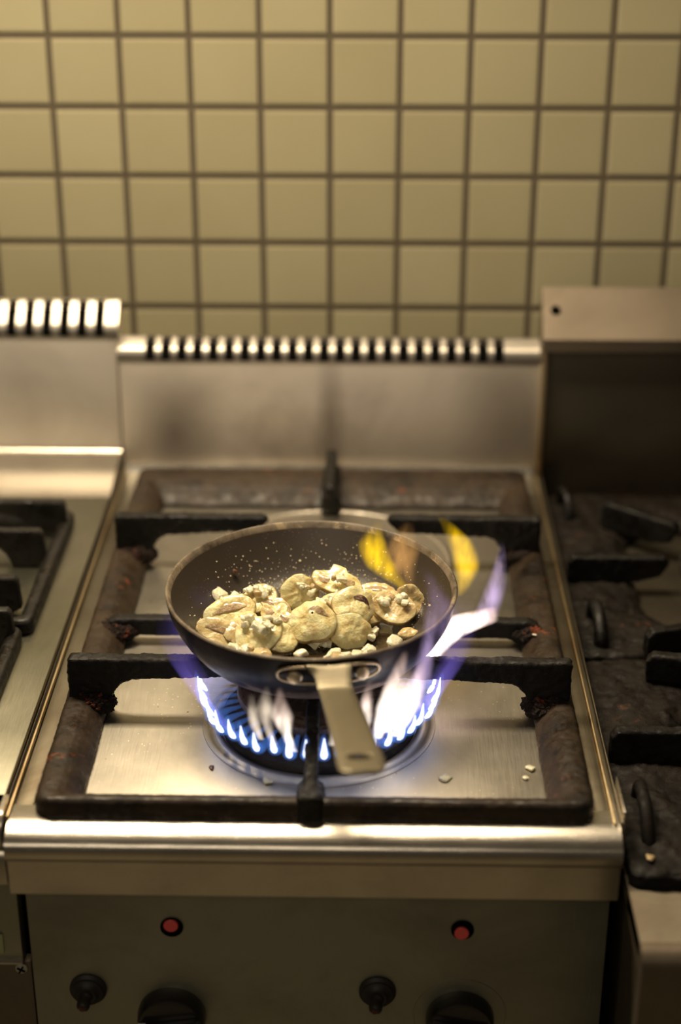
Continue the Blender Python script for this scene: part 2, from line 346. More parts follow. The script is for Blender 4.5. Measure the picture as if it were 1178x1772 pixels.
# ------------------------------------------------------------------ centre cast-iron grate
T = empty('pan_grate', 'rusty black cast iron grate on the middle range carrying the frying pan', 'grate', (.003, -.38, .848))
def rrect(x0, x1, y0, y1, r, n=5):
    pts = []
    for cx, cy, a in ((x1-r, y1-r, 0), (x0+r, y1-r, 90), (x0+r, y0+r, 180), (x1-r, y0+r, 270)):
        for i in range(n+1):
            t = math.radians(a + 90*i/n); pts.append((cx+r*math.cos(t), cy+r*math.sin(t)))
    return pts
def frame(bm, x0, x1, y0, y1, prof, ss, sf, sb, r=.012):
    """closed frame; prof (inset d, z); insets scaled per side (ss), front (sf) and back (sb)"""
    rings = []
    for d, z in prof:
        pts = rrect(x0+d*ss, x1-d*ss, y0+d*sf, y1-d*sb, max(r-d*.3, .003)); rings.append([bm.verts.new((x, y, z)) for x, y in pts])
    rings.append(rings[0])
    for a, b in zip(rings, rings[1:]):
        n = len(a)
        for i in range(n): bm.faces.new((a[i], a[(i+1)%n], b[(i+1)%n], b[i]))
    return bm
bm = frame(B(), -.2010, .2070, -.687, -.073, [(.002,.8465),(.000,.850),(.0,.859),(.0012,.8625),(.004,.8645),(.010,.8652),(.016,.8645),(.022,.8615),(.028,.8560),(.032,.8500),(.033,.8465)], 1, .58, 2.1)
rough_up(bm, .00045, 2, 130); child('frame', bm, 'iron_frame', T)
# middle cross bar
bm = prism(B(), [(-.182,.848),(-.186,.860),(-.184,.8665),(-.176,.8700),(.180,.8700),(.189,.8665),(.191,.860),(.188,.848),(.170,.848),(.165,.8545),(-.158,.8545),(-.164,.848)], 'y', -.424, -.412, .0015)
rough_up(bm, .0005, 3, 160); child('cross_bar', bm, 'iron_bar', T)
def side_bar(sx, y, tip, w, topz=.899):
    X = lambda v: .003 + sx*v
    poly = [(X(.2005),.8625),(X(.2008),.896),(X(.198),topz),(X(tip+.006),topz),(X(tip),topz-.004),(X(tip+.012),topz-.0155),(X(.150),topz-.0185),(X(.158),topz-.021),(X(.1635),topz-.028),(X(.166),.866),(X(.168),.8480),(X(.185),.8480)]
    bm = prism(B(), poly, 'y', y-w, y+w, .0022); rough_up(bm, .0009, 3, 150, y*10+sx)
    return bm
for sx in (-1, 1):
    child('support_bar', side_bar(sx, -.5375, .046, .0062), 'iron_bar', T)
    child('support_bar', side_bar(sx, -.2700, .055, .0062), 'iron_bar', T)
# front and rear fingers
def finger(y_out, y_top, y_tip, cx):
    s = 1 if y_tip > y_out else -1
    poly = [(y_out,.850),(y_out+s*.001,.866),(y_top-s*.010,.892),(y_top,.8985),(y_tip-s*.004,.899),(y_tip,.895),(y_tip-s*.006,.884),(y_top+s*.012,.882),(y_out+s*.030,.862),(y_out+s*.034,.8480)]
    bm = prism(B(), poly, 'x', cx-.0050, cx+.0050, .0020)
    return bm
bm = finger(-.688, -.622, -.590, .0005); box(bm, -.0095, .0105, -.689, -.664, .847, .8705, .004); rough_up(bm, .0008, 3, 150, 3); child('support_bar', bm, 'iron_bar', T)
bm = finger(-.078, -.108, -.205, .0035); box(bm, -.006, .013, -.16, -.076, .847, .868, .003); rough_up(bm, .0006, 3, 150, 5); child('support_bar', bm, 'iron_bar', T)
# the front bars' own crust: rusty collars where the bars meet the frame
for sx, y in ((-1,-.5375),(1,-.5375),(-1,-.2700),(1,-.2700),(-1,-.418),(1,-.418)):
    bm = B(); bmesh.ops.create_icosphere(bm, subdivisions=4, radius=1)
    hz = .010 if y != -.418 else .007
    for v in bm.verts: v.co = Vector((.003+sx*.181+v.co.x*.0185, y-.003+v.co.y*.0135, .8585+v.co.z*hz))
    rough_up(bm, .0026, 3, 230, sx+y, .0009); c = child('crust', bm, 'crust', T)

# ------------------------------------------------------------------ left range
GL = empty('gas_range', 'left stainless gas range with taller slotted upstand, cut off by the left picture edge', 'gas range', (-.5, -.38, 0), 'gas ranges in a row')
RX = -.2232
bm = B(); box(bm, -.665, RX, -.690, -.054, .850, .8590, .001); child('hob_tray', bm, 'left_deck', GL)
bm = B(); box(bm, -.665, RX, -.690, -.054, .825, .850, .0005); child('deck_skirt', bm, 'steel_panel', GL)
bm = B(); prism(bm, [(-.0525,.8725),(-.0532,.8728),(-.0560,.8705),(-.0600,.8700),(-.0900,.8695),(-.0980,.8690),(-.1040,.8680),(-.1120,.8660),(-.1220,.8630),(-.1300,.8610),(-.1400,.8592),(-.1500,.8588),(-.1500,.8575),(-.0525,.8575)], 'x', -.665, RX); child('upstand_flange', bm, 'steel_lip', GL)
prof = [(-.672,.8590)] + [(-.6905-.0145*math.sin(math.radians(a)), .8420+.0170*math.cos(math.radians(a))) for a in range(0, 165, 12)] + [(-.6985,.824),(-.7000,.820),(-.6990,.7985),(-.6880,.7985),(-.6880,.82),(-.672,.838)]
bm = prism(B(), prof, 'x', -.665, -.2210); child('front_lip', bm, 'steel_lip', GL, sharp=28)
bm = B(); box(bm, -.665, -.2190, -.685, -.670, .7148, .845, .001); child('control_panel', bm, 'steel_front', GL)
bm = B(); prism(bm, [(-.6855,.7148),(-.6880,.7148),(-.6885,.7170),(-.6850,.7190)], 'x', -.665, -.2190); child('panel_hem', bm, 'steel_lip', GL)
bm = B(); box(bm, -.665, -.2140, -.682, -.672, .10, .7130, .001); child('kick_panel', bm, 'steel_right', GL)
bm = B(); box(bm, -.665, RX, -.668, -.062, .10, .824, .001); child('body', bm, 'steel_dark', GL)
a = child('screw', disc_y(B(), -.2215, -.6825, .7072, [(.0048,0),(.0046,.0012),(.0030,.0020),(0,.0022)], 24), 'screw', GL)
bm = B(); box(bm, -.0034, .0034, -.0028, -.0018, -.0006, .0006); box(bm, -.0006, .0006, -.0028, -.0018, -.0034, .0034)
bmesh.ops.rotate(bm, verts=bm.verts, cent=(0,0,0), matrix=Matrix.Rotation(.5, 3, 'Y')); bmesh.ops.translate(bm, verts=bm.verts, vec=Vector((-.2215,-.6828,.7072))-GL.location); link('cross_slot', bm, 'black', a)
M['green'] = newmat('pale_green_plastic', (.30,.34,.17), 0, .4)
bm = B(); box(bm, -.262, -.2322, -.6872, -.6850, .7240, .7420, .0010); pl = child('rating_plate', bm, 'green', GL); pl['label'] = 'pale green plate'
for x in (-.62, -.27):
    for y in (-.62, -.12):
        child('foot', lathe(B(), [(0,0),(.02,0),(.02,.1),(0,.1)], (x, y, 0), 20), 'steel_dark', GL)
bm = B(); box(bm, -.665, RX+.0008, -.0525, -.025, .845, .9985, .0006); child('upstand', bm, 'steel_back', GL)
vprof = [(-.0525,.996),(-.0533,.9995),(-.0534,1.0045),(-.0526,1.0085),(-.0505,1.0120),(-.0480,1.0145),(-.0440,1.0185),(-.0380,1.0240),(-.0330,1.0290),(-.0300,1.0325),(-.0270,1.0330),(-.0250,1.0200)]
sp2 = .01835; slots = [(-.2385-i*sp2-.0050, -.2385-i*sp2+.0050) for i in range(22)]
bm = vent_strip(B(), vprof, 1, 9, -.665, -.2195, slots); child('vent_strip', bm, 'steel_vent', GL, sharp=50)
bm = B(); prism(bm, [(-.0490,.9985),(-.0490,1.0040),(-.0330,1.0190),(-.0265,1.0220),(-.0265,.9985)], 'x', -.660, -.2250); child('vent_cavity', bm, 'black', GL)
bm = B(); lathe(bm, ring_prof(.080), (-.42, -.50, .859), 64); child('trim_ring', bm, 'steel_lip', GL)
bm = B(); lathe(bm, [(0,.0),(.07,.0),(.07,.012),(.055,.016),(.055,.024),(0,.026)], (-.42, -.50, .859), 64); child('burner_head', bm, 'burner', GL)
bm = B(); lathe(bm, ring_prof(.080), (-.42, -.245, .859), 64); child('trim_ring', bm, 'steel_lip', GL)
bm = B(); lathe(bm, [(0,.0),(.07,.0),(.07,.012),(.055,.016),(.055,.024),(0,.026)], (-.42, -.245, .859), 64); child('burner_head', bm, 'burner', GL)

def left_grate(x0, x1, y0, y1, label, bars):
    g = empty('pan_grate', label, 'grate', ((x0+x1)/2, (y0+y1)/2, .859), 'grates on the left range')
    bm = frame(B(), x0, x1, y0, y1, [(.001,.8595),(0,.863),(0,.871),(.002,.874),(.008,.8745),(.012,.872),(.015,.866),(.016,.8595)], 1, 1, 1, .01)
    rough_up(bm, .0002, 1, 120); child('frame', bm, 'iron_left', g)
    for (xo, y, xt) in bars:
        poly = [(xo-.001,.866),(xo-.003,.893),(xo-.006,.8965),(xt,.8965),(xt+.004,.884),(xo-.055,.8830),(xo-.046,.8805),(xo-.038,.8725),(xo-.034,.8600),(xo-.012,.8600)]
        bm = prism(B(), poly, 'y', y-.005, y+.005, .0018); rough_up(bm, .0003, 2, 120); child('support_bar', bm, 'iron_left', g)
    return g
left_grate(-.575, -.2470, -.437, -.205, 'black cast iron grate on the left range, nearest the wall', [(-.2480,-.235,-.37), (-.2575,-.300,-.37), (-.262,-.395,-.37)])
left_grate(-.575, -.2530, -.675, -.442, 'black cast iron grate on the left range, nearest the front edge', [(-.2560,-.455,-.37), (-.2560,-.560,-.37)])

# ------------------------------------------------------------------ right range
GR = empty('gas_range', 'dark greasy gas range right of the pan, with deeper front and box-shaped flue', 'gas range', (.5, -.42, 0), 'gas ranges in a row')
LX = .2285
bm = B(); box(bm, LX, .72, -.775, -.054, .800, .815, .001); child('hob_tray', bm, 'steel_dark', GR)
prof = [(-.720,.815),(-.7760,.8148)] + [(-.7775-.0125*math.sin(math.radians(a)), .8025+.0123*math.cos(math.radians(a))) for a in range(12, 100, 11)] + [(-.7905,.798),(-.7890,.70),(-.775,.70),(-.775,.79),(-.720,.80)]
bm = prism(B(), prof, 'x', LX, .72); child('front_lip', bm, 'steel_right', GR, sharp=40)
bm = B(); box(bm, LX+.004, .715, -.760, -.060, .10, .7995, .001); child('body', bm, 'steel_dark', GR)
for x in (.27, .67):
    for y in (-.70, -.12):
        child('foot', lathe(B(), [(0,0),(.02,0),(.02,.1),(0,.1)], (x, y, 0), 20), 'steel_dark', GR)
bm = B(); box(bm, .2225, .72, -.0500, -.027, .815, .989, .0006); child('upstand', bm, 'steel_dark', GR)
bm = B(); box(bm, .2215, .2265, -.0580, -.0480, .815, .989, .0006); child('corner_post', bm, 'steel_grime', GR)
flue = prism(B(), [(-.0620,.9895),(-.0625,1.0035),(-.0610,1.0050),(-.0290,1.0495),(-.0270,1.0490),(-.0270,.9895)], 'x', .2200, .72, .0006)
fl = child('flue_box', flue, 'steel_right', GR)
bm = B(); lathe(bm, [(0,.0006),(.0050,.0006),(.0052,0)], (0,0,0), 24)
bmesh.ops.rotate(bm, verts=bm.verts, cent=(0,0,0), matrix=Matrix.Rotation(math.atan2(.0445,.032), 3, 'X')); bmesh.ops.translate(bm, verts=bm.verts, vec=Vector((.2335,-.0440,1.0290))-GR.location); h = link('screw_hole', bm, 'black', fl)
bm = B(); lathe(bm, [(0,0),(.07,0),(.07,.010),(.05,.014),(0,.016)], (.42, -.56, .815), 48); child('burner_head', bm, 'burner', GR)
bm = B(); lathe(bm, [(0,0),(.07,0),(.07,.010),(.05,.014),(0,.016)], (.42, -.22, .815), 48); child('burner_head', bm, 'burner', GR)

# right grates: plates with openings
def plate(bm, x0, x1, y0, y1, z0, z1, hole, bulge=.004):
    """iron slab with a rounded opening"""
    outer = rrect(x0, x1, y0, y1, .010, 6); hx0, hx1, hy0, hy1, hr = hole; inner = rrect(hx0, hx1, hy0, hy1, hr, 6)
    prof = [(0, z0), (0, z1-.002), (.06, z1), (.5, z1+bulge*.5), (.85, z1-.001), (1, z1-.008), (1, z0)]
    rings = [[bm.verts.new((ox+(ix-ox)*t, oy+(iy-oy)*t, z)) for (ox, oy), (ix, iy) in zip(outer, inner)] for t, z in prof]
    rings.append(rings[0])
    for a, b in zip(rings, rings[1:]):
        n = len(a)
        for i in range(n): bm.faces.new((a[i], a[(i+1)%n], b[(i+1)%n], b[i]))
    return bm
def rbar(poly, axis, a, b, seed): 
    bm = prism(B(), poly, axis, a, b, .0025); rough_up(bm, .0006, 3, 140, seed); return bm
def rot_bar(p0, p1, w, z0, z1, seed, tip=.006):
    L_ = math.hypot(p1[0]-p0[0], p1[1]-p0[1]); an = math.atan2(p1[1]-p0[1], p1[0]-p0[0])
    bm = prism(B(), [(0,z0),(0,z1-tip),(tip*.8,z1),(L_-tip*.8,z1),(L_,z1-tip),(L_-.008,z0+.006),(L_-.03,z0)], 'y', -w, w, .0022)
    bmesh.ops.rotate(bm, verts=bm.verts, cent=(0,0,0), matrix=Matrix.Rotation(an, 3, 'Z')); bmesh.ops.translate(bm, verts=bm.verts, vec=(p0[0], p0[1], 0))
    rough_up(bm, .0006, 2, 140, seed); return bm
g = empty('pan_grate', 'sooty cast iron grate on the right range, nearest the front edge', 'grate', (.40, -.57, .815), 'grates on the right range')
bm = plate(B(), .2290, .70, -.7180, -.410, .8155, .8280, (.300,.58,-.640,-.470,.05)); rough_up(bm, .0022, 3, 60, 1, .0022); child('frame', bm, 'iron_right', g)
child('support_bar', rot_bar((.2330,-.569), (.34,-.569), .0060, .826, .8560, 2), 'iron_rightbar', g)
child('support_bar', rot_bar((.2800,-.448), (.36,-.463), .0060, .829, .8560, 3), 'iron_rightbar', g)
bm = B(); tube(bm, [(.2480,-.6200,.826),(.2480,-.6270,.842),(.2470,-.6450,.8480),(.2470,-.6660,.8440),(.2480,-.6780,.830),(.2480,-.680,.822)], [.0050,.0050,.0050,.0052,.0055,.006], 14); rough_up(bm, .0003, 0, 120); child('lifting_lug', bm, 'iron_right', g)
g = empty('pan_grate', 'sooty cast iron grate on the right range, nearest the wall', 'grate', (.40, -.24, .815), 'grates on the right range')
bm = plate(B(), .2290, .70, -.4060, -.060, .8155, .8280, (.300,.58,-.345,-.135,.05)); rough_up(bm, .0022, 3, 60, 4, .0022); child('frame', bm, 'iron_right', g)
child('support_bar', rot_bar((.2330,-.262), (.3300,-.262), .0060, .829, .8560, 5), 'iron_rightbar', g)
child('support_bar', rot_bar((.2860,-.405), (.36,-.385), .0060, .829, .8540, 6), 'iron_rightbar', g)
child('support_bar', rot_bar((.2830,-.140), (.350,-.195), .0060, .829, .8580, 7), 'iron_rightbar', g)
bm = B(); tube(bm, [(.2440,-.0850,.828),(.2450,-.092,.846),(.2480,-.112,.850),(.2500,-.124,.838),(.2500,-.126,.826)], [.0042,.0042,.0042,.0046,.005], 12); child('lifting_lug', bm, 'iron_rightbar', g)
bm = B(); tube(bm, [(.2480,-.3350,.826),(.2480,-.345,.846),(.2490,-.365,.850),(.2500,-.385,.838),(.2500,-.388,.826)], [.0060,.0060,.0060,.0065,.007], 12); child('lifting_lug', bm, 'iron_rightbar', g)
# pot at the far right edge
M['pot'] = newmat('dark_pot', (.030,.022,.018), .6, .35)
P = empty('cooking_pot', 'dark pot standing on the right range, mostly beyond the right picture edge', 'pot', (.4440, -.20, .8575))
bm = lathe(B(), [(0,0),(.084,0),(.088,.004),(.090,.012),(.090,.090),(.0935,.0935),(.0935,.0955),(.0880,.0955),(.0870,.090),(.0870,.006),(0,.005)], (.4440,-.20,.8580), 72); child('pot_body', bm, 'pot', P)
bm = B(); tube(bm, [(.53,-.20,.93),(.56,-.20,.935),(.62,-.20,.94)], [.006,.007,.008], 12); child('handle', bm, 'pot', P)

# ------------------------------------------------------------------ frying pan
PC = Vector((-.0035, -.5140, .9058)); TILT = math.radians(.9)
pan = empty('frying_pan', 'black non-stick frying pan with flat steel handle over the lit burner', 'frying pan', PC); pan.rotation_euler = (TILT, 0, 0)
PR = .1160
outer = [(0,-.0065),(.078,-.0065),(.0830,-.0062),(.0870,-.0050),(.0910,-.0022),(.0975,.0045),(.1040,.0130),(.1095,.0230),(.1135,.0335),(PR,.0455)]
inner = [(PR-.0004,.0466),(PR-.0014,.0472),(PR-.0026,.0468),(.1112,.0420),(.1060,.0335),(.0985,.0230),(.0905,.0140),(.0840,.0085),(.0790,.0055),(.0720,.0036),(.0600,.0030),(0,.0030)]
def pan_mats():
    m = newmat('pan_outside', (.014,.011,.012), 0, .42, .0, .3); N, L = nodes(m); b = N['Principled BSDF']
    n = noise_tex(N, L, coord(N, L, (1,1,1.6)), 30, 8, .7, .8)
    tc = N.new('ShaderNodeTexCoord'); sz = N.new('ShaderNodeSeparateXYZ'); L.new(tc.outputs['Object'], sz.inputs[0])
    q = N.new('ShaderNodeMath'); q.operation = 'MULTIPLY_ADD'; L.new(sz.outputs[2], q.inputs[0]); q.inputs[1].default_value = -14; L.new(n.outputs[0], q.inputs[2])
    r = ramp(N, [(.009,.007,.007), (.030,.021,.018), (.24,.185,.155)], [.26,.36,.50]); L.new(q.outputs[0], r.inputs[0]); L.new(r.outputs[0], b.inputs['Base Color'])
    rr = ramp(N, [(.34,)*3, (.6,)*3], [.4,.65]); L.new(n.outputs[0], rr.inputs[0]); L.new(rr.outputs[0], b.inputs['Roughness']); M['pan_out'] = m
    m = newmat('pan_nonstick', (.040,.030,.023), .0, .40, 0, .6); N, L = nodes(m); b = N['Principled BSDF']
    v = N.new('ShaderNodeTexVoronoi'); v.inputs['Scale'].default_value = 520; L.new(coord(N, L).outputs[0], v.inputs['Vector'])
    r = ramp(N, [(.35,.29,.22), (.038,.029,.022)], [.10,.16]); L.new(v.outputs['Distance'], r.inputs[0])
    n = noise_tex(N, L, coord(N, L), 18, 4, .6)
    mix = N.new('ShaderNodeMix'); mix.data_type = 'RGBA'; r0 = ramp(N, [(0,0,0),(1,1,1)], [.50,.62]); L.new(n.outputs[0], r0.inputs[0]); L.new(r0.outputs[0], mix.inputs[0]); mix.inputs[6].default_value = (.038,.029,.022,1); L.new(r.outputs[0], mix.inputs[7])
    L.new(mix.outputs[2], b.inputs['Base Color'])
    n3 = noise_tex(N, L, coord(N, L), 700, 3, .7); bump(N, L, n3.outputs[0], .35, .0005, b); M['pan_in'] = m
    M['pan_rim'] = iron('pan_rim', (.20,.16,.115), (.35,.27,.17), .45, .0004, .35)
pan_mats()
link('outer_shell', lathe(B(), outer, (0,0,0), 128), 'pan_out', pan, sharp=60)
link('nonstick_inside', lathe(B(), inner[3:], (0,0,0), 128), 'pan_in', pan, sharp=60)
link('rim', lathe(B(), [outer[-1]] + inner[:3] + [inner[3]], (0,0,0), 128), 'pan_rim', pan, sharp=60)
# handle: bracket, rivets, blade
def P2(x, y, z): return Vector((x, y, z))
def blade(bm, st, th):
    """st: list of (cx, y, z, halfwidth); flat strip with thickness"""
    path = [Vector(s[:3]) for s in st]; R_ = []
    for i, p in enumerate(path):
        t = (path[min(i+1, len(path)-1)]-path[max(i-1, 0)]).normalized(); s = Vector((1,0,0)); s = (s-t*s.dot(t)).normalized(); up = s.cross(t)
        if up.z < 0: up = -up
        hw = st[i][3]; ring = []
        for u, w in ((-1,-.5),(-.86,-1),(.86,-1),(1,-.5),(1,.5),(.9,.85),(.6,1.0),(-.6,1.0),(-.9,.85),(-1,.5)):
            ring.append(bm.verts.new(p + s*u*hw + up*w*th/2))
        R_.append(ring)
    for a, b in zip(R_, R_[1:]):
        for k in range(len(a)): bm.faces.new((a[k], a[(k+1)%len(a)], b[(k+1)%len(a)], b[k]))
    bm.faces.new(R_[0][::-1]); bm.faces.new(R_[-1]); return bm
HX = .0160  # handle root offset from the pan centre
def wall_pt(x, z, out=0):
    """point on the outer wall at height z, x given (pan space)"""
    r = None
    for (r0, z0), (r1, z1) in zip(outer, outer[1:]):
        if z0 <= z <= z1: r = r0+(r1-r0)*(z-z0)/(z1-z0) if z1 > z0 else r0
    r = (r or PR)+out; return Vector((x, -math.sqrt(max(r*r-x*x, 1e-6)), z))
# bracket plate hugging the wall
bm = B(); cols = []
def ear(u):   # u -1..1 across; returns lower/upper z of bracket
    h = .0088*math.sqrt(max(0, 1-min(1, abs((abs(u)-.60)/.40))**2.4)) if abs(u) > .60 else .0088
    return .0325-h, .0325+h*.92
nu = 40
for i in range(nu+1):
    u = -1+2*i/nu; x = HX+u*.0375; lo, hi = ear(u); row = []
    for k in range(5):
        z = lo+(hi-lo)*k/4; d = .0022 if 0 < k < 4 and 0 < i < nu else .0004
        row.append(bm.verts.new(wall_pt(x, z, d)))
    cols.append(row)
for a, b in zip(cols, cols[1:]):
    for k in range(4): bm.faces.new((a[k], b[k], b[k+1], a[k+1]))
handle_root = link('handle_bracket', bm, 'pan_out', pan, sharp=60)
bm = B(); path = []
for t in range(64):   # bead pressed round the whole bracket
    q = 2*PI*t/64; cq, sq = math.cos(q), math.sin(q); path.append(wall_pt(HX+.0375*math.copysign(abs(cq)**.55, cq), .0325+.0088*math.copysign(abs(sq)**.75, sq), .0016))
R_ = []
for i, p in enumerate(path):
    t = (path[(i+1)%64]-path[i-1]).normalized(); n_ = Vector((p.x, p.y, 0)).normalized(); q_ = t.cross(n_).normalized(); R_.append([bm.verts.new(p+q_*.0014*math.cos(q)+n_*.0014*math.sin(q)) for q in [2*PI*k/8 for k in range(8)]])
for i in range(64):
    a, b = R_[i], R_[(i+1)%64]
    for k in range(8): bm.faces.new((a[k], a[(k+1)%8], b[(k+1)%8], b[k]))
link('bracket_bead', bm, 'bead', handle_root, sharp=60)
for sx in (-1, 1):
    c = wall_pt(HX+sx*.0245, .0318, .0022)
    bm = B(); disc_y(bm, c.x, c.y, c.z, [(.0058,0),(.0058,.0016),(.0048,.0032),(.0028,.0040),(0,.0043)], 28)
    bmesh.ops.rotate(bm, verts=bm.verts, cent=c, matrix=Matrix.Rotation(c.x/.113, 3, 'Z')); link('rivet', bm, 'rivet', pan)
st = [(.0165,-.1125,.0400,.0190),(.0180,-.1165,.0412,.0165),(.0195,-.1225,.0385,.0138),(.0210,-.1310,.0345,.0130),(.0225,-.1380,.0335,.0128),(.0260,-.160,.0375,.0130),(.0300,-.185,.0425,.0136),(.0340,-.212,.0480,.0143),(.0375,-.238,.0530,.0150),(.0395,-.252,.0555,.0154),(.0410,-.264,.0575,.0155),(.0418,-.2705,.0586,.0150),(.0422,-.2745,.0592,.0128),(.0424,-.2768,.0596,.0090)]
stp = []
cx_ = catmull([s[:3] for s in st], 3); cw_ = catmull([(s[3],0,0) for s in st], 3)
hd = link('handle', blade(B(), [(p.x, p.y, p.z, w.x) for p, w in zip(cx_, cw_)], .0034), 'handle', pan, sharp=50)
# real hanging hole through the blade
bm = B(); lathe(bm, [(0,-.01),(.0076,-.01),(.0076,.01),(0,.01)], (0,0,0), 32)
for v in bm.verts: v.co.y *= .62
cut = link('cutter', bm, 'black'); cut.parent = pan; cut.location = (.0398, -.2550, .0560); cut.rotation_euler = (-.20, 0, 0)
bpy.context.view_layer.update()
md = hd.modifiers.new('hole', 'BOOLEAN'); md.object = cut; md.operation = 'DIFFERENCE'; md.solver = 'EXACT'
dg = bpy.context.evaluated_depsgraph_get(); nm = bpy.data.meshes.new_from_object(hd.evaluated_get(dg)); hd.modifiers.clear(); hd.data = nm
bpy.data.objects.remove(cut)

# ------------------------------------------------------------------ food materials
def food(name, lo, mid, hi, sc=60, rough=.28, bd=.0008):
    m = newmat(name, mid, 0, rough, 1, .5); N, L = nodes(m); b = N['Principled BSDF']
    n = noise_tex(N, L, coord(N, L), sc, 6, .6, .5); r = ramp(N, [lo, mid, hi], [.34,.50,.68]); L.new(n.outputs[0], r.inputs[0]); L.new(r.outputs[0], b.inputs['Base Color'])
    n2 = noise_tex(N, L, coord(N, L), sc*5, 5, .65); n4 = noise_tex(N, L, coord(N, L), sc*2.2, 3, .6); p_ = bump(N, L, n4.outputs[0], .6, bd*1.8, None); bump(N, L, n2.outputs[0], .6, bd, b, p_)
    b.inputs['Coat Roughness'].default_value = .06
    b.inputs['Subsurface Weight'].default_value = .15; b.inputs['Subsurface Radius'].default_value = (.004,.0025,.001); b.inputs['Subsurface Scale'].default_value = 1
    return m
M['mushroom'] = food('mushroom_flesh', (.62,.43,.15), (.95,.86,.45), (.98,.95,.66), 42, .22, .0018)
M['mushroom_brown'] = food('mushroom_browned', (.48,.30,.12), (.80,.65,.33), (.93,.85,.54), 48, .25, .0014)
M['skin'] = food('mushroom_skin', (.30,.19,.08), (.55,.40,.18), (.74,.62,.34), 120)
M['gill'] = food('mushroom_gill', (.22,.13,.07), (.46,.31,.16), (.74,.58,.34), 160, .3)
M['onion'] = food('onion', (.82,.74,.46), (.95,.91,.68), (.98,.96,.82), 90, .2, .0010)
M['onion_brown'] = food('onion_brown', (.40,.24,.10), (.62,.47,.24), (.78,.66,.42), 90)
M['crumb'] = food('browned_crumb', (.10,.04,.02), (.20,.09,.045), (.32,.16,.08), 200)
def oil_mat():
    m = newmat('cooking_oil', (.035,.022,.010), 0, .07, .5, .6); N, L = nodes(m); b = N['Principled BSDF']
    n = noise_tex(N, L, coord(N, L), 130, 5, .6, .8); bump(N, L, n.outputs[0], .5, .0012, b); M['oil'] = m
oil_mat()
FZ = PC.z + .0032   # inside floor
random.seed(5)
bm = B(); pts = [(math.cos(a), math.sin(a)) for a in [2*PI*k/72 for k in range(72)]]
cen = bm.verts.new((0,0,.0008)); prev = None; R1 = []; R2 = []
for k, (c, s) in enumerate(pts):
    r = .066+.006*noise.noise(Vector((c*2.0, s*2.0, 4)))+.003*noise.noise(Vector((c*7, s*7, 1)))
    R1.append(bm.verts.new((c*(r-.004), s*(r-.004), .0008))); R2.append(bm.verts.new((c*r, s*r, 0)))
for k in range(72):
    j = (k+1) % 72; bm.faces.new((cen, R1[k], R1[j])); bm.faces.new((R1[k], R2[k], R2[j], R1[j]))
o = link('cooking_oil', bm, 'oil'); o.location = (PC.x, PC.y, FZ-.0001); o.rotation_euler = (TILT,0,0); tag(o, 'brown oily film on the floor of the frying pan', 'oil', None, 'stuff')
# fat droplets spattered over the inside wall
bm = B(); random.seed(11)
def inner_pt(a, r):
    z = .003
    q = inner[::-1]
    for (r0, z0), (r1, z1) in zip(q, q[1:]):
        if r0 <= r <= r1: z = z0+(z1-z0)*(r-r0)/(r1-r0); break
    return Vector((r*math.cos(a), r*math.sin(a), z))
for i in range(700):
    a = random.gauss(PI/2-.05, .75); r = random.triangular(.060, .108, .078); p = inner_pt(a, r); s = random.uniform(.00022, .00075)*(1 if random.random() < .93 else 1.8)
    t = bmesh.ops.create_icosphere(bm, subdivisions=1, radius=s, matrix=Matrix.Translation(p))
for i in range(160):
    a = random.uniform(0, 2*PI); r = random.triangular(.062, .108, .075); p = inner_pt(a, r); s = random.uniform(.00015, .0004)
    bmesh.ops.create_icosphere(bm, subdivisions=1, radius=s, matrix=Matrix.Translation(p))
M['fat'] = newmat('fat_droplet', (.90,.80,.58), 0, .1, .6)
o = link('oil_spatter', bm, 'fat'); o.location = PC; o.rotation_euler = (TILT,0,0); tag(o, 'tiny fat droplets spattered up the inside wall of the pan', 'oil droplets', None, 'stuff')

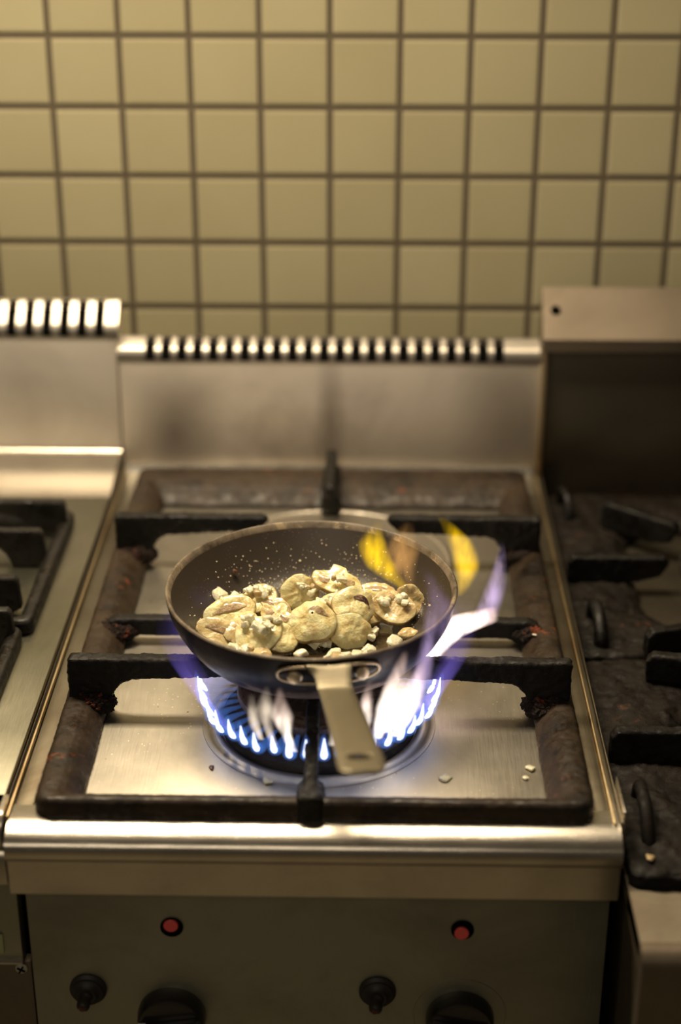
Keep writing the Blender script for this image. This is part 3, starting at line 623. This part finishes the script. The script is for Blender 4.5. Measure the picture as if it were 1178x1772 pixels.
# ------------------------------------------------------------------ mushroom slices
def slice_outline(kind, n=72):
    """2-D outline in units of slice width 2; kind 'umbrella' shows cap and stem, 'oval' a flat cap slice"""
    pts = []
    for i in range(n):
        a = 2*PI*i/n; c, s = math.cos(a), math.sin(a)
        if kind == 'umbrella':
            x = c; y = s*(.62 if s > 0 else .34)
            if s < 0 and abs(c) < .33: y = -.72+.10*abs(c)/.33      # stem
            elif s < 0: y = -.34*abs(s)**.6-.04
        elif kind == 'oval': x = c; y = s*(.60+.06*c)
        else: x = c; y = s*.88
        pts.append((x, y))
    return pts
def make_slice(size, kind, th, bend, seed, mat='mushroom', gills=True, tilt=(0,0,0), loc=(0,0,0), dome=0, label='', group='mushroom slices frying in the pan'):
    rnd = random.Random(seed); ol = slice_outline(kind); s = size/2*1.06
    def warp(v):
        x, y, z = v
        z += bend*(x*x)/(s)*1.0 + .10*s*noise.noise(Vector((x/s*1.3+seed, y/s*1.3, 0)))
        w = 1+.10*noise.noise(Vector((math.atan2(y, x)*1.5, seed*3.1, 0)))
        return Vector((x*w, y*w, z))
    layers = [(.86,-th/2),(.96,-th*.42),(1,-th*.15),(1,th*.22),(.975,th*.42),(.93,th*.5)]
    bm = B(); rings = []
    for f, z in layers: rings.append([bm.verts.new(warp((x*s*f, y*s*f, z))) for x, y in ol])
    for f in (.76,.66,.55,.44,.33,.22,.11): rings.append([bm.verts.new(warp((x*s*f, y*s*f, th*.5+dome*(1-f*f)*s-dome*(1-.93**2)*s))) for x, y in ol])
    for a, b in zip(rings, rings[1:]):
        n = len(a)
        for i in range(n): bm.faces.new((a[i], a[(i+1)%n], b[(i+1)%n], b[i]))
    bm.faces.new(rings[0][::-1]); bm.faces.new(rings[-1])
    bm.faces.ensure_lookup_table(); N_ = len(ol)
    for L_ in (0, 1, 2, 3):
        for i in range(N_):
            if ol[i][1] > -.15 or kind == 'round': bm.faces[L_*N_+i].material_index = 1
    bm.normal_update()
    for v in bm.verts: v.co += v.normal*(.00055*noise.noise(v.co*260+Vector((seed,0,0)))+.0008*noise.noise(v.co*95+Vector((0,seed,0))))
    o = link('mushroom_slice', bm, mat, sharp=40); o.data.materials.append(M['skin']); o.location = loc; o.rotation_euler = (Matrix.Rotation(math.radians(tilt[0]),3,'X') @ Matrix.Rotation(math.radians(tilt[1]),3,'Y') @ Matrix.Rotation(math.radians(tilt[2]),3,'Z')).to_euler(); tag(o, label, 'mushroom slice', group)
    if gills:
        # two dark gill crescents either side of the stem
        bm = B()
        for sx in ((-1, 1) if kind == 'umbrella' else (.5,)):
            path = []
            for k in range(7):
                t = k/6; x = sx*(.20+.52*t)*s if kind == 'umbrella' else (-.62+1.3*t)*s if kind == 'oval' else (-.12+.80*t)*s; y = (-.06+.16*math.sin(t*PI))*s if kind == 'umbrella' else (.02+.10*math.sin(t*PI))*s if kind == 'oval' else (.30+.16*math.sin(t*PI)-.25*t)*s
                path.append(warp((x, y, th*.5+.0003+dome*s*max(0, .865-(x*x+y*y)/(s*s)))))
            tube(bm, path, [.05*s,.12*s,.16*s,.17*s,.16*s,.11*s,.03*s], 10, .10, (0,1,0), 2)
        gobj = link('gills', bm, 'gill', o, sharp=70); gobj['label'] = 'brown gill bands'
    return o
MU = [  # size, kind, th, bend, seed, mat, gills, tilt(x,y,z), loc, dome, label
 (.040,'umbrella',.0060,-.10,1,'mushroom',True,(30,8,170),(.0160,-.4835,.9400),0,'thick mushroom slice on top of the heap, at its back'),
 (.037,'round',.0085,-.12,2,'mushroom',True,(40,-3,10),(-.0020,-.5330,.9285),.30,'round domed mushroom cap at the front middle of the heap, with a black speck'),
 (.034,'round',.0070,-.15,3,'mushroom',True,(46,12,-15),(.0300,-.5170,.9350),.06,'mushroom slice with a dark gill patch, right of the round domed cap'),
 (.032,'round',.0070,-.12,4,'mushroom',False,(60,10,-8),(.0275,-.5310,.9200),.18,'plain pale mushroom half below the dark gill patch, right of the domed cap'),
 (.034,'round',.0060,.12,5,'mushroom_brown',True,(32,10,-20),(.0620,-.4985,.9235),0,'cupped browned mushroom slice farthest right in the pan'),
 (.042,'oval',.0065,-.08,6,'mushroom',True,(36,-6,14),(-.0700,-.5090,.9240),0,'long oval mushroom slice at the left, upper of the two'),
 (.036,'oval',.0060,-.06,7,'mushroom_brown',True,(40,8,-18),(-.0760,-.5360,.9205),0,'oval mushroom slice farthest left, lying under the longer one'),
 (.036,'round',.0080,-.10,8,'mushroom',False,(36,-6,25),(-.0440,-.5440,.9220),.15,'lumpy mushroom piece coated in onion, left of the domed cap'),
 (.028,'round',.0060,-.10,9,'mushroom',False,(38,10,0),(-.0270,-.5440,.9200),.10,'small mushroom piece wedged between the lumpy piece and the domed cap'),
 (.030,'round',.0065,-.10,10,'mushroom',True,(25,-10,40),(-.0470,-.4890,.9250),0,'mushroom slice at the back left of the heap, curled edge up'),
 (.028,'umbrella',.0060,-.10,11,'mushroom_brown',True,(30,6,-30),(-.0330,-.4990,.9220),0,'browned mushroom slice behind the lumpy onion-coated piece'),
 (.031,'round',.0060,-.08,12,'mushroom',False,(62,8,12),(-.0145,-.4850,.9300),.05,'pale mushroom slice standing on edge, left of the topmost slice'),
 (.026,'round',.0055,-.10,13,'mushroom',False,(40,-8,0),(.0140,-.5060,.9270),.1,'pale mushroom piece in the hollow under the topmost slice'),
 (.030,'oval',.0050,-.08,14,'mushroom_brown',True,(18,0,-10),(.0490,-.4670,.9210),0,'flat browned mushroom slice at the back right of the heap'),
 (.026,'round',.0055,.12,15,'mushroom_brown',False,(55,20,-40),(.0755,-.4880,.9255),0,'ragged mushroom piece against the right wall of the pan'),
 (.028,'oval',.0045,-.10,16,'mushroom_brown',False,(12,0,-8),(-.0480,-.5620,.9160),0,'thin browned mushroom strip nearest the front rim, at the left'),
 (.022,'round',.0055,-.10,17,'mushroom',False,(30,0,0),(-.0560,-.5200,.9200),.1,'small pale mushroom piece behind the lumpy one'),
 (.026,'round',.0060,-.10,18,'mushroom_brown',False,(20,14,0),(.0400,-.5030,.9200),.1,'browned mushroom piece between the gill-patched slice and the cupped one'),
 (.030,'umbrella',.0060,-.1,20,'mushroom',True,(34,-14,150),(-.0300,-.5180,.9260),0,'mushroom slice showing its stem, just left of the round domed cap'),
 (.026,'round',.0060,-.1,21,'mushroom_brown',False,(30,18,30),(-.0600,-.5330,.9190),.2,'browned mushroom piece between the left oval slices and the lumpy piece'),
 (.024,'umbrella',.0060,-.1,22,'mushroom',True,(50,0,200),(.0440,-.4860,.9240),0,'small stemmed mushroom slice behind the dark-gilled slice'),
 (.024,'round',.0055,-.1,19,'mushroom',False,(48,0,20),(-.0620,-.4920,.9190),.1,'pale mushroom piece at the back left edge of the heap'),
]
M['dark_gill'] = food('dark_gill', (.030,.015,.012), (.09,.045,.030), (.34,.20,.13), 200, .3)
for m_ in MU:
    sl = make_slice(m_[0], m_[1], m_[2], m_[3], m_[4], m_[5], m_[6], m_[7], m_[8], m_[9], m_[10])
    if m_[4] == 3:
        for c_ in sl.children: c_.data.materials[0] = M['dark_gill']; c_['label'] = 'dark gill patch'
    if m_[4] == 2:
        bm = B(); bmesh.ops.create_icosphere(bm, subdivisions=2, radius=.0009, matrix=Matrix.Translation((.001, .004, .0100))); link('pepper_speck', bm, 'black', sl)
o = make_slice(.016,'oval',.004,-.05,30,'mushroom_brown',False,(20,0,10),(.0735,-.5220,.9130),.2,'small browned mushroom scrap alone in the oil at the right','mushroom slices frying in the pan')

# ------------------------------------------------------------------ onion pieces
def chunk(name, size, loc, seed, mat, label, cat, group=None, flat=.7):
    rnd = random.Random(seed); bm = B(); bmesh.ops.create_cube(bm, size=1)
    sx, sy, sz = [size*rnd.uniform(.6, 1.1) for _ in range(3)]; sz *= flat
    for v in bm.verts: v.co = Vector((v.co.x*sx*rnd.uniform(.75,1.15), v.co.y*sy*rnd.uniform(.75,1.15), v.co.z*sz))
    bmesh.ops.bevel(bm, geom=bm.edges[:], offset=size*.17, segments=2, profile=.5, affect='EDGES')
    bmesh.ops.subdivide_edges(bm, edges=bm.edges[:], cuts=1)
    for v in bm.verts: v.co += v.co.normalized()*size*.30*noise.noise(v.co*(1.6/size)+Vector((seed*1.7,0,0)))
    o = link(name, bm, mat, sharp=80); o.location = loc; o.rotation_euler = (rnd.uniform(-.5,.5), rnd.uniform(-.5,.5), rnd.uniform(0,6.3)); tag(o, label, cat, group); return o; return o
OG = 'diced onion in the pan'
n_ = 0
clusters = [  # centre, spread, count, base height, size, label
 ((-.0720,-.4800), (.010,.008), 9, .9165, .0075, 'pale diced onion in the clump at the back left of the pan'),
 ((-.0420,-.5440), (.014,.008), 12, .9325, .0060, 'pale diced onion stuck on top of the lumpy mushroom piece'),
 ((-.0500,-.4850), (.012,.006), 8, .9320, .0060, 'pale diced onion on the mushrooms at the back left of the heap'),
 ((-.0080,-.4900), (.008,.008), 7, .9360, .0060, 'pale diced onion left of the topmost mushroom slice'),
 ((.0150,-.4890), (.005,.004), 3, .9450, .0055, 'pale diced onion lying on the topmost mushroom slice'),
 ((.0120,-.5080), (.010,.006), 8, .9320, .0070, 'pale diced onion in the gap behind the round domed cap'),
 ((.0620,-.4930), (.012,.008), 9, .9300, .0065, 'pale diced onion on the cupped mushroom slice at the right'),
 ((.0310,-.5590), (.016,.005), 11, .9145, .0075, 'pale diced onion in the clump by the front rim, right of centre'),
 ((-.0500,-.5600), (.018,.005), 9, .9170, .0065, 'pale diced onion along the front rim, left of centre'),
 ((.0010,-.5400), (.007,.003), 5, .9140, .0060, 'pale diced onion in the oil just in front of the domed cap'),
 ((-.0560,-.5240), (.014,.006), 9, .9200, .0065, 'pale diced onion packed between the left mushroom slices'),
 ((.0440,-.5250), (.006,.008), 6, .9150, .0060, 'pale diced onion right of the plain pale mushroom half'),
 ((.0020,-.5170), (.020,.008), 8, .9210, .0070, 'pale diced onion under the middle of the heap'),
]
rnd = random.Random(3)
for ci, (c, sp_, cnt, h, sz, lab) in enumerate(clusters):
    for k in range(cnt):
        x = c[0]+rnd.uniform(-1,1)*sp_[0]; y = c[1]+rnd.uniform(-1,1)*sp_[1]
        r = math.hypot(x-PC.x, y-PC.y); floor = FZ + max(0, (r-.074))*.75
        z = max(h+rnd.uniform(-.0015,.0015), floor+sz*.3)
        chunk('onion_piece', sz*rnd.uniform(.95,1.6), (x, y, z), ci*50+k, 'onion_brown' if rnd.random() < .18 else 'onion', lab, 'onion', OG)
for i, (x, y, s_, lab) in enumerate(((-.0100,-.5600,.0100,'single pale onion piece at the front rim, left of the handle'), (.0100,-.5640,.0085,'single pale onion piece at the front rim, straight behind the handle'), (.0625,-.5430,.0120,'large pale onion piece by the front right rim, apart from the rest'))):
    chunk('onion_piece', s_, (x, y, .9145 if i < 2 else .9165), 900+i, 'onion', lab, 'onion', OG, .6)
bm = B(); box(bm, -.0032, .0032, -.0062, .0062, -.002, .002, .0008); o = link('onion_piece', bm, 'onion'); o.location = (.0104,-.5370,.9140); o.rotation_euler = (.2,.1,-.1); tag(o, 'stick-shaped white onion piece in front of the domed cap', 'onion', OG)
chunk('crumb', .0045, (PC.x-.066, PC.y+.066, .9295), 70, 'crumb', 'brown crumb stuck high on the back left wall of the pan', 'crumb', None)
chunk('crumb', .0035, (PC.x-.0880, PC.y-.012, .9260), 71, 'crumb', 'reddish crumb stuck on the left wall of the pan', 'crumb', None)
M['glint'] = newmat('melted_fat', (.8,.76,.66), .3, .12)
chunk('onion_piece', .0080, (.0470, -.4520, .9195), 72, 'glint', 'shiny wet onion piece behind the flat browned slice', 'onion', OG, .5)
# scraps on the steel
for i, (x, y, z, s_, mt, lab, ct) in enumerate((
 (-.0324,-.6349,.8480,.0085,'onion','pale onion scrap on the steel in front of the burner, left of the front bar','onion'),
 (-.0777,-.6163,.8472,.0050,'crumb','brown crumb on the steel left of the burner ring','crumb'),
 (.1008,-.6278,.8476,.0085,'onion','flat pale onion scrap on the steel right of the handle','onion'),
 (.1665,-.6125,.8475,.0080,'onion','white scrap by the right side of the grate, farther of two','onion'),
 (.1620,-.6265,.8475,.0062,'onion','white scrap by the right side of the grate, nearer of two','onion'),
 (.1945,-.4370,.8640,.0070,'onion','white scrap on the right grate frame behind the raised bar','onion'),
 (.1850,-.4330,.8635,.0038,'onion','tiny white scrap on the grate frame beside the cross bar end','onion'),
 (.2450,-.7020,.8310,.0065,'onion_brown','yellowish scrap on the right range grate by its front lug','crumb'))):
    sc_ = chunk('food_scrap', s_, (x, y, z), 310+i, mt, lab, ct, None, .32); sc_.rotation_euler = (.05, -.04, i*1.3)

# ------------------------------------------------------------------ flames
def flame_mat(name, col, strength, fade=None, nscale=0):
    """glowing gas: an emitting volume, optionally fading along the flame's own height"""
    m = bpy.data.materials.new(name); m.use_nodes = True; N, L = nodes(m); N.clear()
    out = N.new('ShaderNodeOutputMaterial'); e = N.new('ShaderNodeEmission'); e.inputs[0].default_value = (*col, 1); e.inputs[1].default_value = strength
    L.new(e.outputs[0], out.inputs['Volume'])
    if fade:
        t = N.new('ShaderNodeTexCoord'); s = N.new('ShaderNodeSeparateXYZ'); L.new(t.outputs['Generated'], s.inputs[0])
        r = ramp(N, [(v,)*3 for v in fade[1]], fade[0]); L.new(s.outputs[2], r.inputs[0])
        mu = N.new('ShaderNodeMath'); mu.operation = 'MULTIPLY'; L.new(r.outputs[0], mu.inputs[0]); mu.inputs[1].default_value = strength
        L.new(mu.outputs[0], e.inputs[1])
        m.cycles.homogeneous_volume = False
    else: m.cycles.homogeneous_volume = True
    m.cycles.volume_sampling = 'DISTANCE'
    return m
FM_blue = flame_mat('flame_blue', (.10,.30,1.0), 34)
FM_haze = flame_mat('flame_violet', (.32,.22,1.0), 7.5, ((0,.25,.7,1), (1,.7,.35,0)))
FM_white = flame_mat('flame_white', (1,.80,.72), 260, ((0,.15,.75,1), (1,1,.5,.05)))
FM_peach = flame_mat('flame_peach', (1,.62,.42), 90, ((0,.2,.7,1), (1,1,.6,.1)))
FM_lilac = flame_mat('flame_lilac', (.75,.52,1), 30, ((0,.3,.8,1), (.6,1,.6,.05)))
FM_yellow = flame_mat('flame_yellow', (1,.62,.0), 60, ((0,.3,.7,1), (.7,1,.7,.1)))
M['jet'] = None
mj = bpy.data.materials.new('flame_jet'); mj.use_nodes = True; N, L = nodes(mj); N.clear(); out = N.new('ShaderNodeOutputMaterial'); e = N.new('ShaderNodeEmission'); e.inputs[0].default_value = (.70,.76,1,1); e.inputs[1].default_value = 2.0; L.new(e.outputs[0], out.inputs['Surface'])
ring = empty('gas_flame', 'ring of small blue burner flames under the frying pan', 'flame', (BX, BY, .862))
NJ = 44
rnd = random.Random(21)
for k in range(NJ):
    a = 2*PI*(k+.5)/NJ; ca, sa = math.cos(a), math.sin(a); j = rnd.uniform(-1,1)*.002; up = rnd.uniform(.8, 1.35)
    P_ = lambda r, z: (r*ca, r*sa, z-.862)
    bm = B(); tube(bm, [P_(.064,.8735), P_(.074,.8725), P_(.084+j,.8705), P_(.091+j,.8735), P_(.0945+j,.882*1.0+.004*up), P_(.096+j,.888+.007*up)], [.0016,.0030,.0048,.0052,.0034,.0006], 12, .75, None, 3)
    bl = link('flame_tongue', bm, FM_blue, ring, sharp=180)
    if sa > .12: continue
    bm = B(); tube(bm, [P_(.0880+j,.8700), P_(.0905+j,.8730), P_(.0930+j,.8785), P_(.0945+j,.8800+.009*up)], [.0008,.0027-.0008*abs(ca),.0024-.0008*abs(ca),.0004], 10, 1, None, 3); link('hot_core', bm, mj, bl, sharp=180)
# violet skirt of burning gas around the pan
def skirt(a0, a1, prof, th, seed, n=40):
    bm = B(); A = []; Bv = []
    for i in range(n+1):
        t = i/n; a = math.radians(a0+(a1-a0)*t); w = math.sin(PI*t)**.4; ra, rb = [], []
        for k, (r, z) in enumerate(prof):
            q = noise.noise(Vector((a*2.5, z*20, seed)))*.004*k/len(prof); h = z if k == 0 else prof[0][1]+(z-prof[0][1])*(.35+.65*w)*(1+.25*noise.noise(Vector((a*3.3, seed, 0))))
            ra.append(bm.verts.new((BX+(r+q)*math.cos(a), BY+(r+q)*math.sin(a), h))); d = th*w*(1 if 0 < k < len(prof)-1 else .15)+.0002
            rb.append(bm.verts.new((BX+(r+q-d)*math.cos(a), BY+(r+q-d)*math.sin(a), h+d*.2)))
        A.append(ra); Bv.append(rb)
    m = len(prof)
    for i in range(n):
        for k in range(m-1):
            bm.faces.new((A[i][k], A[i+1][k], A[i+1][k+1], A[i][k+1])); bm.faces.new((Bv[i][k], Bv[i][k+1], Bv[i+1][k+1], Bv[i+1][k]))
        bm.faces.new((A[i][0], Bv[i][0], Bv[i+1][0], A[i+1][0])); bm.faces.new((A[i][m-1], A[i+1][m-1], Bv[i+1][m-1], Bv[i][m-1]))
    for i in (0, n):
        for k in range(m-1): bm.faces.new((A[i][k], A[i][k+1], Bv[i][k+1], Bv[i][k]))
    return bm
sk = [(.088,.873),(.096,.882),(.104,.897),(.112,.912),(.120,.928),(.127,.944)]
def gas(name, bm, mat, lab, group=None):
    c = Vector((sum(v.co.x for v in bm.verts), sum(v.co.y for v in bm.verts), min(v.co.z for v in bm.verts)*len(bm.verts)))/len(bm.verts)
    bmesh.ops.translate(bm, verts=bm.verts, vec=-c); o = link(name, bm, mat, sharp=180); o.location = c; tag(o, lab, 'flame', group or 'flames licking up around the pan'); return o
gas('flame', skirt(120, 235, sk, .009, 1), FM_haze, 'faint violet sheet of flame hugging the left side of the pan')
gas('flame', skirt(-75, 65, sk, .010, 2), FM_haze, 'faint violet sheet of flame hugging the right side of the pan')
def lick(pts, rad, look, lab, flat=.6, tone=None):
    """soft flame: an emitting volume densest on its curved axis and fading to nothing at the edge"""
    col, strength, fade = LOOKS[look] if isinstance(look, str) else look
    z0, H = pts[0][2], pts[-1][2]-pts[0][2]; ts = [(p[2]-z0)/H for p in pts]
    def fit(vals):      # quadratic through start and end, least squares in the middle
        d = vals[-1]-vals[0]; num = sum((v-vals[0]-d*t)*(t*t-t) for v, t in zip(vals, ts)); den = sum((t*t-t)**2 for t in ts) or 1; a2 = num/den
        return d-a2, a2
    ax, ay = fit([p[0] for p in pts]), fit([p[1] for p in pts]); n = 28
    def rad_at(t):
        for i in range(len(ts)-1):
            if ts[i] <= t <= ts[i+1]: return rad[i]+(rad[i+1]-rad[i])*(t-ts[i])/(ts[i+1]-ts[i])
        return rad[-1]
    rmax = max(rad); bm = B(); rings = []
    for i in range(n+1):
        t = i/n; r = rad_at(t)*1.04; cx, cy = ax[0]*t+ax[1]*t*t, ay[0]*t+ay[1]*t*t
        rings.append([bm.verts.new((cx+r*math.cos(q), cy+r*flat*math.sin(q), H*t)) for q in [2*PI*k/20 for k in range(20)]])
    for a, b in zip(rings, rings[1:]):
        for k in range(20): bm.faces.new((a[k], a[(k+1)%20], b[(k+1)%20], b[k]))
    bm.faces.new(rings[0][::-1]); bm.faces.new(rings[-1])
    m = bpy.data.materials.new('soft_flame'); m.use_nodes = True; N, L = nodes(m); N.clear()
    out = N.new('ShaderNodeOutputMaterial'); e = N.new('ShaderNodeEmission'); e.inputs[0].default_value = (*col, 1); L.new(e.outputs[0], out.inputs['Volume'])
    tc = N.new('ShaderNodeTexCoord'); sp_ = N.new('ShaderNodeSeparateXYZ'); L.new(tc.outputs['Object'], sp_.inputs[0])
    def mt(op, a, b=None, c=None, clamp=False):
        q = N.new('ShaderNodeMath'); q.operation = op; q.use_clamp = clamp
        for i, v in enumerate((a, b, c)):
            if v is None: continue
            if isinstance(v, (int, float)): q.inputs[i].default_value = v
            else: L.new(v, q.inputs[i])
        return q.outputs[0]
    t = mt('DIVIDE', sp_.outputs[2], H); t2 = mt('MULTIPLY', t, t)
    X = mt('SUBTRACT', sp_.outputs[0], mt('ADD', mt('MULTIPLY', t, ax[0]), mt('MULTIPLY', t2, ax[1])))
    Y = mt('DIVIDE', mt('SUBTRACT', sp_.outputs[1], mt('ADD', mt('MULTIPLY', t, ay[0]), mt('MULTIPLY', t2, ay[1]))), flat)
    rr = ramp(N, [(r/rmax,)*3 for r in rad], ts); L.new(t, rr.inputs[0]); R2_ = mt('MULTIPLY', rr.outputs[0], rmax)
    d2 = mt('DIVIDE', mt('ADD', mt('MULTIPLY', X, X), mt('MULTIPLY', Y, Y)), mt('MULTIPLY', R2_, R2_))
    dens = mt('POWER', mt('SUBTRACT', 1, d2, clamp=True), 1.2)
    fr = ramp(N, [(v,)*3 for v in fade[1]], fade[0]); L.new(t, fr.inputs[0])
    nn = noise_tex(N, L, coord(N, L, (1,1,.35), (rad[0]*997, lab.count('e'), 0)), 130, 2, .5); nr = ramp(N, [(.35,)*3, (1.25,)*3], [.35,.65]); L.new(nn.outputs[0], nr.inputs[0])
    L.new(mt('MULTIPLY', mt('MULTIPLY', mt('MULTIPLY', dens, fr.outputs[0]), nr.outputs[0]), strength), e.inputs[1])
    if tone:
        cr = ramp(N, [col, tone], [.35, .9]); L.new(t, cr.inputs[0]); L.new(cr.outputs[0], e.inputs[0])
    o = link('flame', bm, m, sharp=180); o.location = pts[0]; tag(o, lab, 'flame', 'flames licking up around the pan'); return o
LOOKS = {'white': ((1,.88,.76), 400, ((0,.12,.6,1), (1,1,.55,0))), 'peach': ((1,.82,.62), 150, ((0,.2,.7,1), (1,1,.6,0))),
         'lilac': ((.80,.58,1), 75, ((0,.3,.75,1), (.3,1,.6,0))), 'yellow': ((1,.60,.0), 120, ((0,.3,.7,1), (.2,1,.8,0))), 'amber': ((1,.50,.14), 45, ((0,.3,.7,1), (.2,1,.8,0)))}
PK = (1,.68,.55)
lick([(.0489,-.615,.8740),(.0554,-.625,.907),(.0618,-.635,.933),(.0685,-.642,.966)], [.0045,.0095,.0085,.0030], 'white', 'broad white flame right of the pan handle, nearest the handle', .6, PK)
lick([(.0632,-.600,.8664),(.0718,-.610,.9005),(.0794,-.615,.9262),(.0825,-.617,.945)], [.0045,.0110,.0075,.0020], 'white', 'broad white flame under the right front of the pan, farther from the handle', .6, PK)
lick([(.0720,-.608,.890),(.0794,-.615,.9262),(.0841,-.612,.9468),(.0908,-.605,.9720),(.0890,-.600,.999)], [.005,.0090,.0075,.0065,.0040], 'lilac', 'pale lilac flame streak rising past the right front rim of the pan')
lick([(.0561,-.600,.8700),(.0652,-.610,.903),(.0739,-.620,.9420)], [.0045,.0080,.0020], 'white', 'narrow white flame between the two broad white flames', .6, PK)
lick([(.0920,-.500,.8680),(.1102,-.500,.9002),(.1238,-.500,.9142),(.1440,-.500,.9265)], [.0050,.0130,.0230,.0040], ((1,.86,.76), 480, ((0,.12,.7,1), (.8,1,.9,0))), 'white flame fanning out beyond the right side of the pan', .5, PK)
lick([(.1345,-.490,.9051),(.1446,-.485,.934),(.1486,-.480,.9750)], [.0120,.0100,.0030], 'lilac', 'thin lilac wisp rising from the fan-shaped flame at the right')
lick([(.0400,-.620,.8760),(.0400,-.630,.9035),(.0412,-.635,.920),(.0432,-.640,.9400)], [.003,.0060,.0055,.0020], 'white', 'small white flame directly right of the handle', .6, PK)
lick([(-.0134,-.632,.8722),(-.0180,-.640,.893),(-.0209,-.645,.9111),(-.0222,-.647,.9380)], [.0035,.0045,.0095,.0020], ((1,.88,.72), 520, ((0,.12,.5,1), (1,1,.45,0))), 'white flame left of the handle, nearest the front grate bar', .6, PK)
lick([(-.0281,-.625,.8736),(-.0319,-.635,.8972),(-.0339,-.640,.9138),(-.0318,-.642,.9360)], [.0030,.0045,.0090,.0020], 'peach', 'peach flame second to the left of the front grate bar')
lick([(-.0387,-.615,.8717),(-.0429,-.625,.8933),(-.0440,-.630,.922)], [.0030,.0055,.0030], 'peach', 'short peach flame third to the left of the front grate bar')
lick([(.0163,-.625,.8737),(.0160,-.630,.9000)], [.0050,.0010], 'white', 'short white flame behind the handle, right of the front grate bar')
lick([(.0740,-.470,.9248),(.0530,-.470,.9470),(.0440,-.470,.9676),(.0500,-.470,.9880)], [.0050,.0140,.0130,.0040], 'yellow', 'orange-yellow flame inside the right back of the pan')
lick([(.0760,-.470,.9282),(.0690,-.470,.9599),(.0740,-.470,.9880)], [.006,.0160,.0060], 'amber', 'faint amber flame beside the yellow one inside the pan')
lick([(.1205,-.400,.8830),(.1261,-.400,.9120),(.1200,-.400,.9360),(.1022,-.400,.9600)], [.0050,.0130,.0125,.0040], 'yellow', 'curved yellow flame behind the right side of the pan')
lick([(.0980,-.620,.9500),(.0960,-.600,.9792),(.0800,-.580,1.0050)], [.008,.0120,.0040], ((.72,.52,1), 22, ((0,.3,.75,1), (.3,1,.6,0))), 'faint violet haze above the right front rim of the pan')
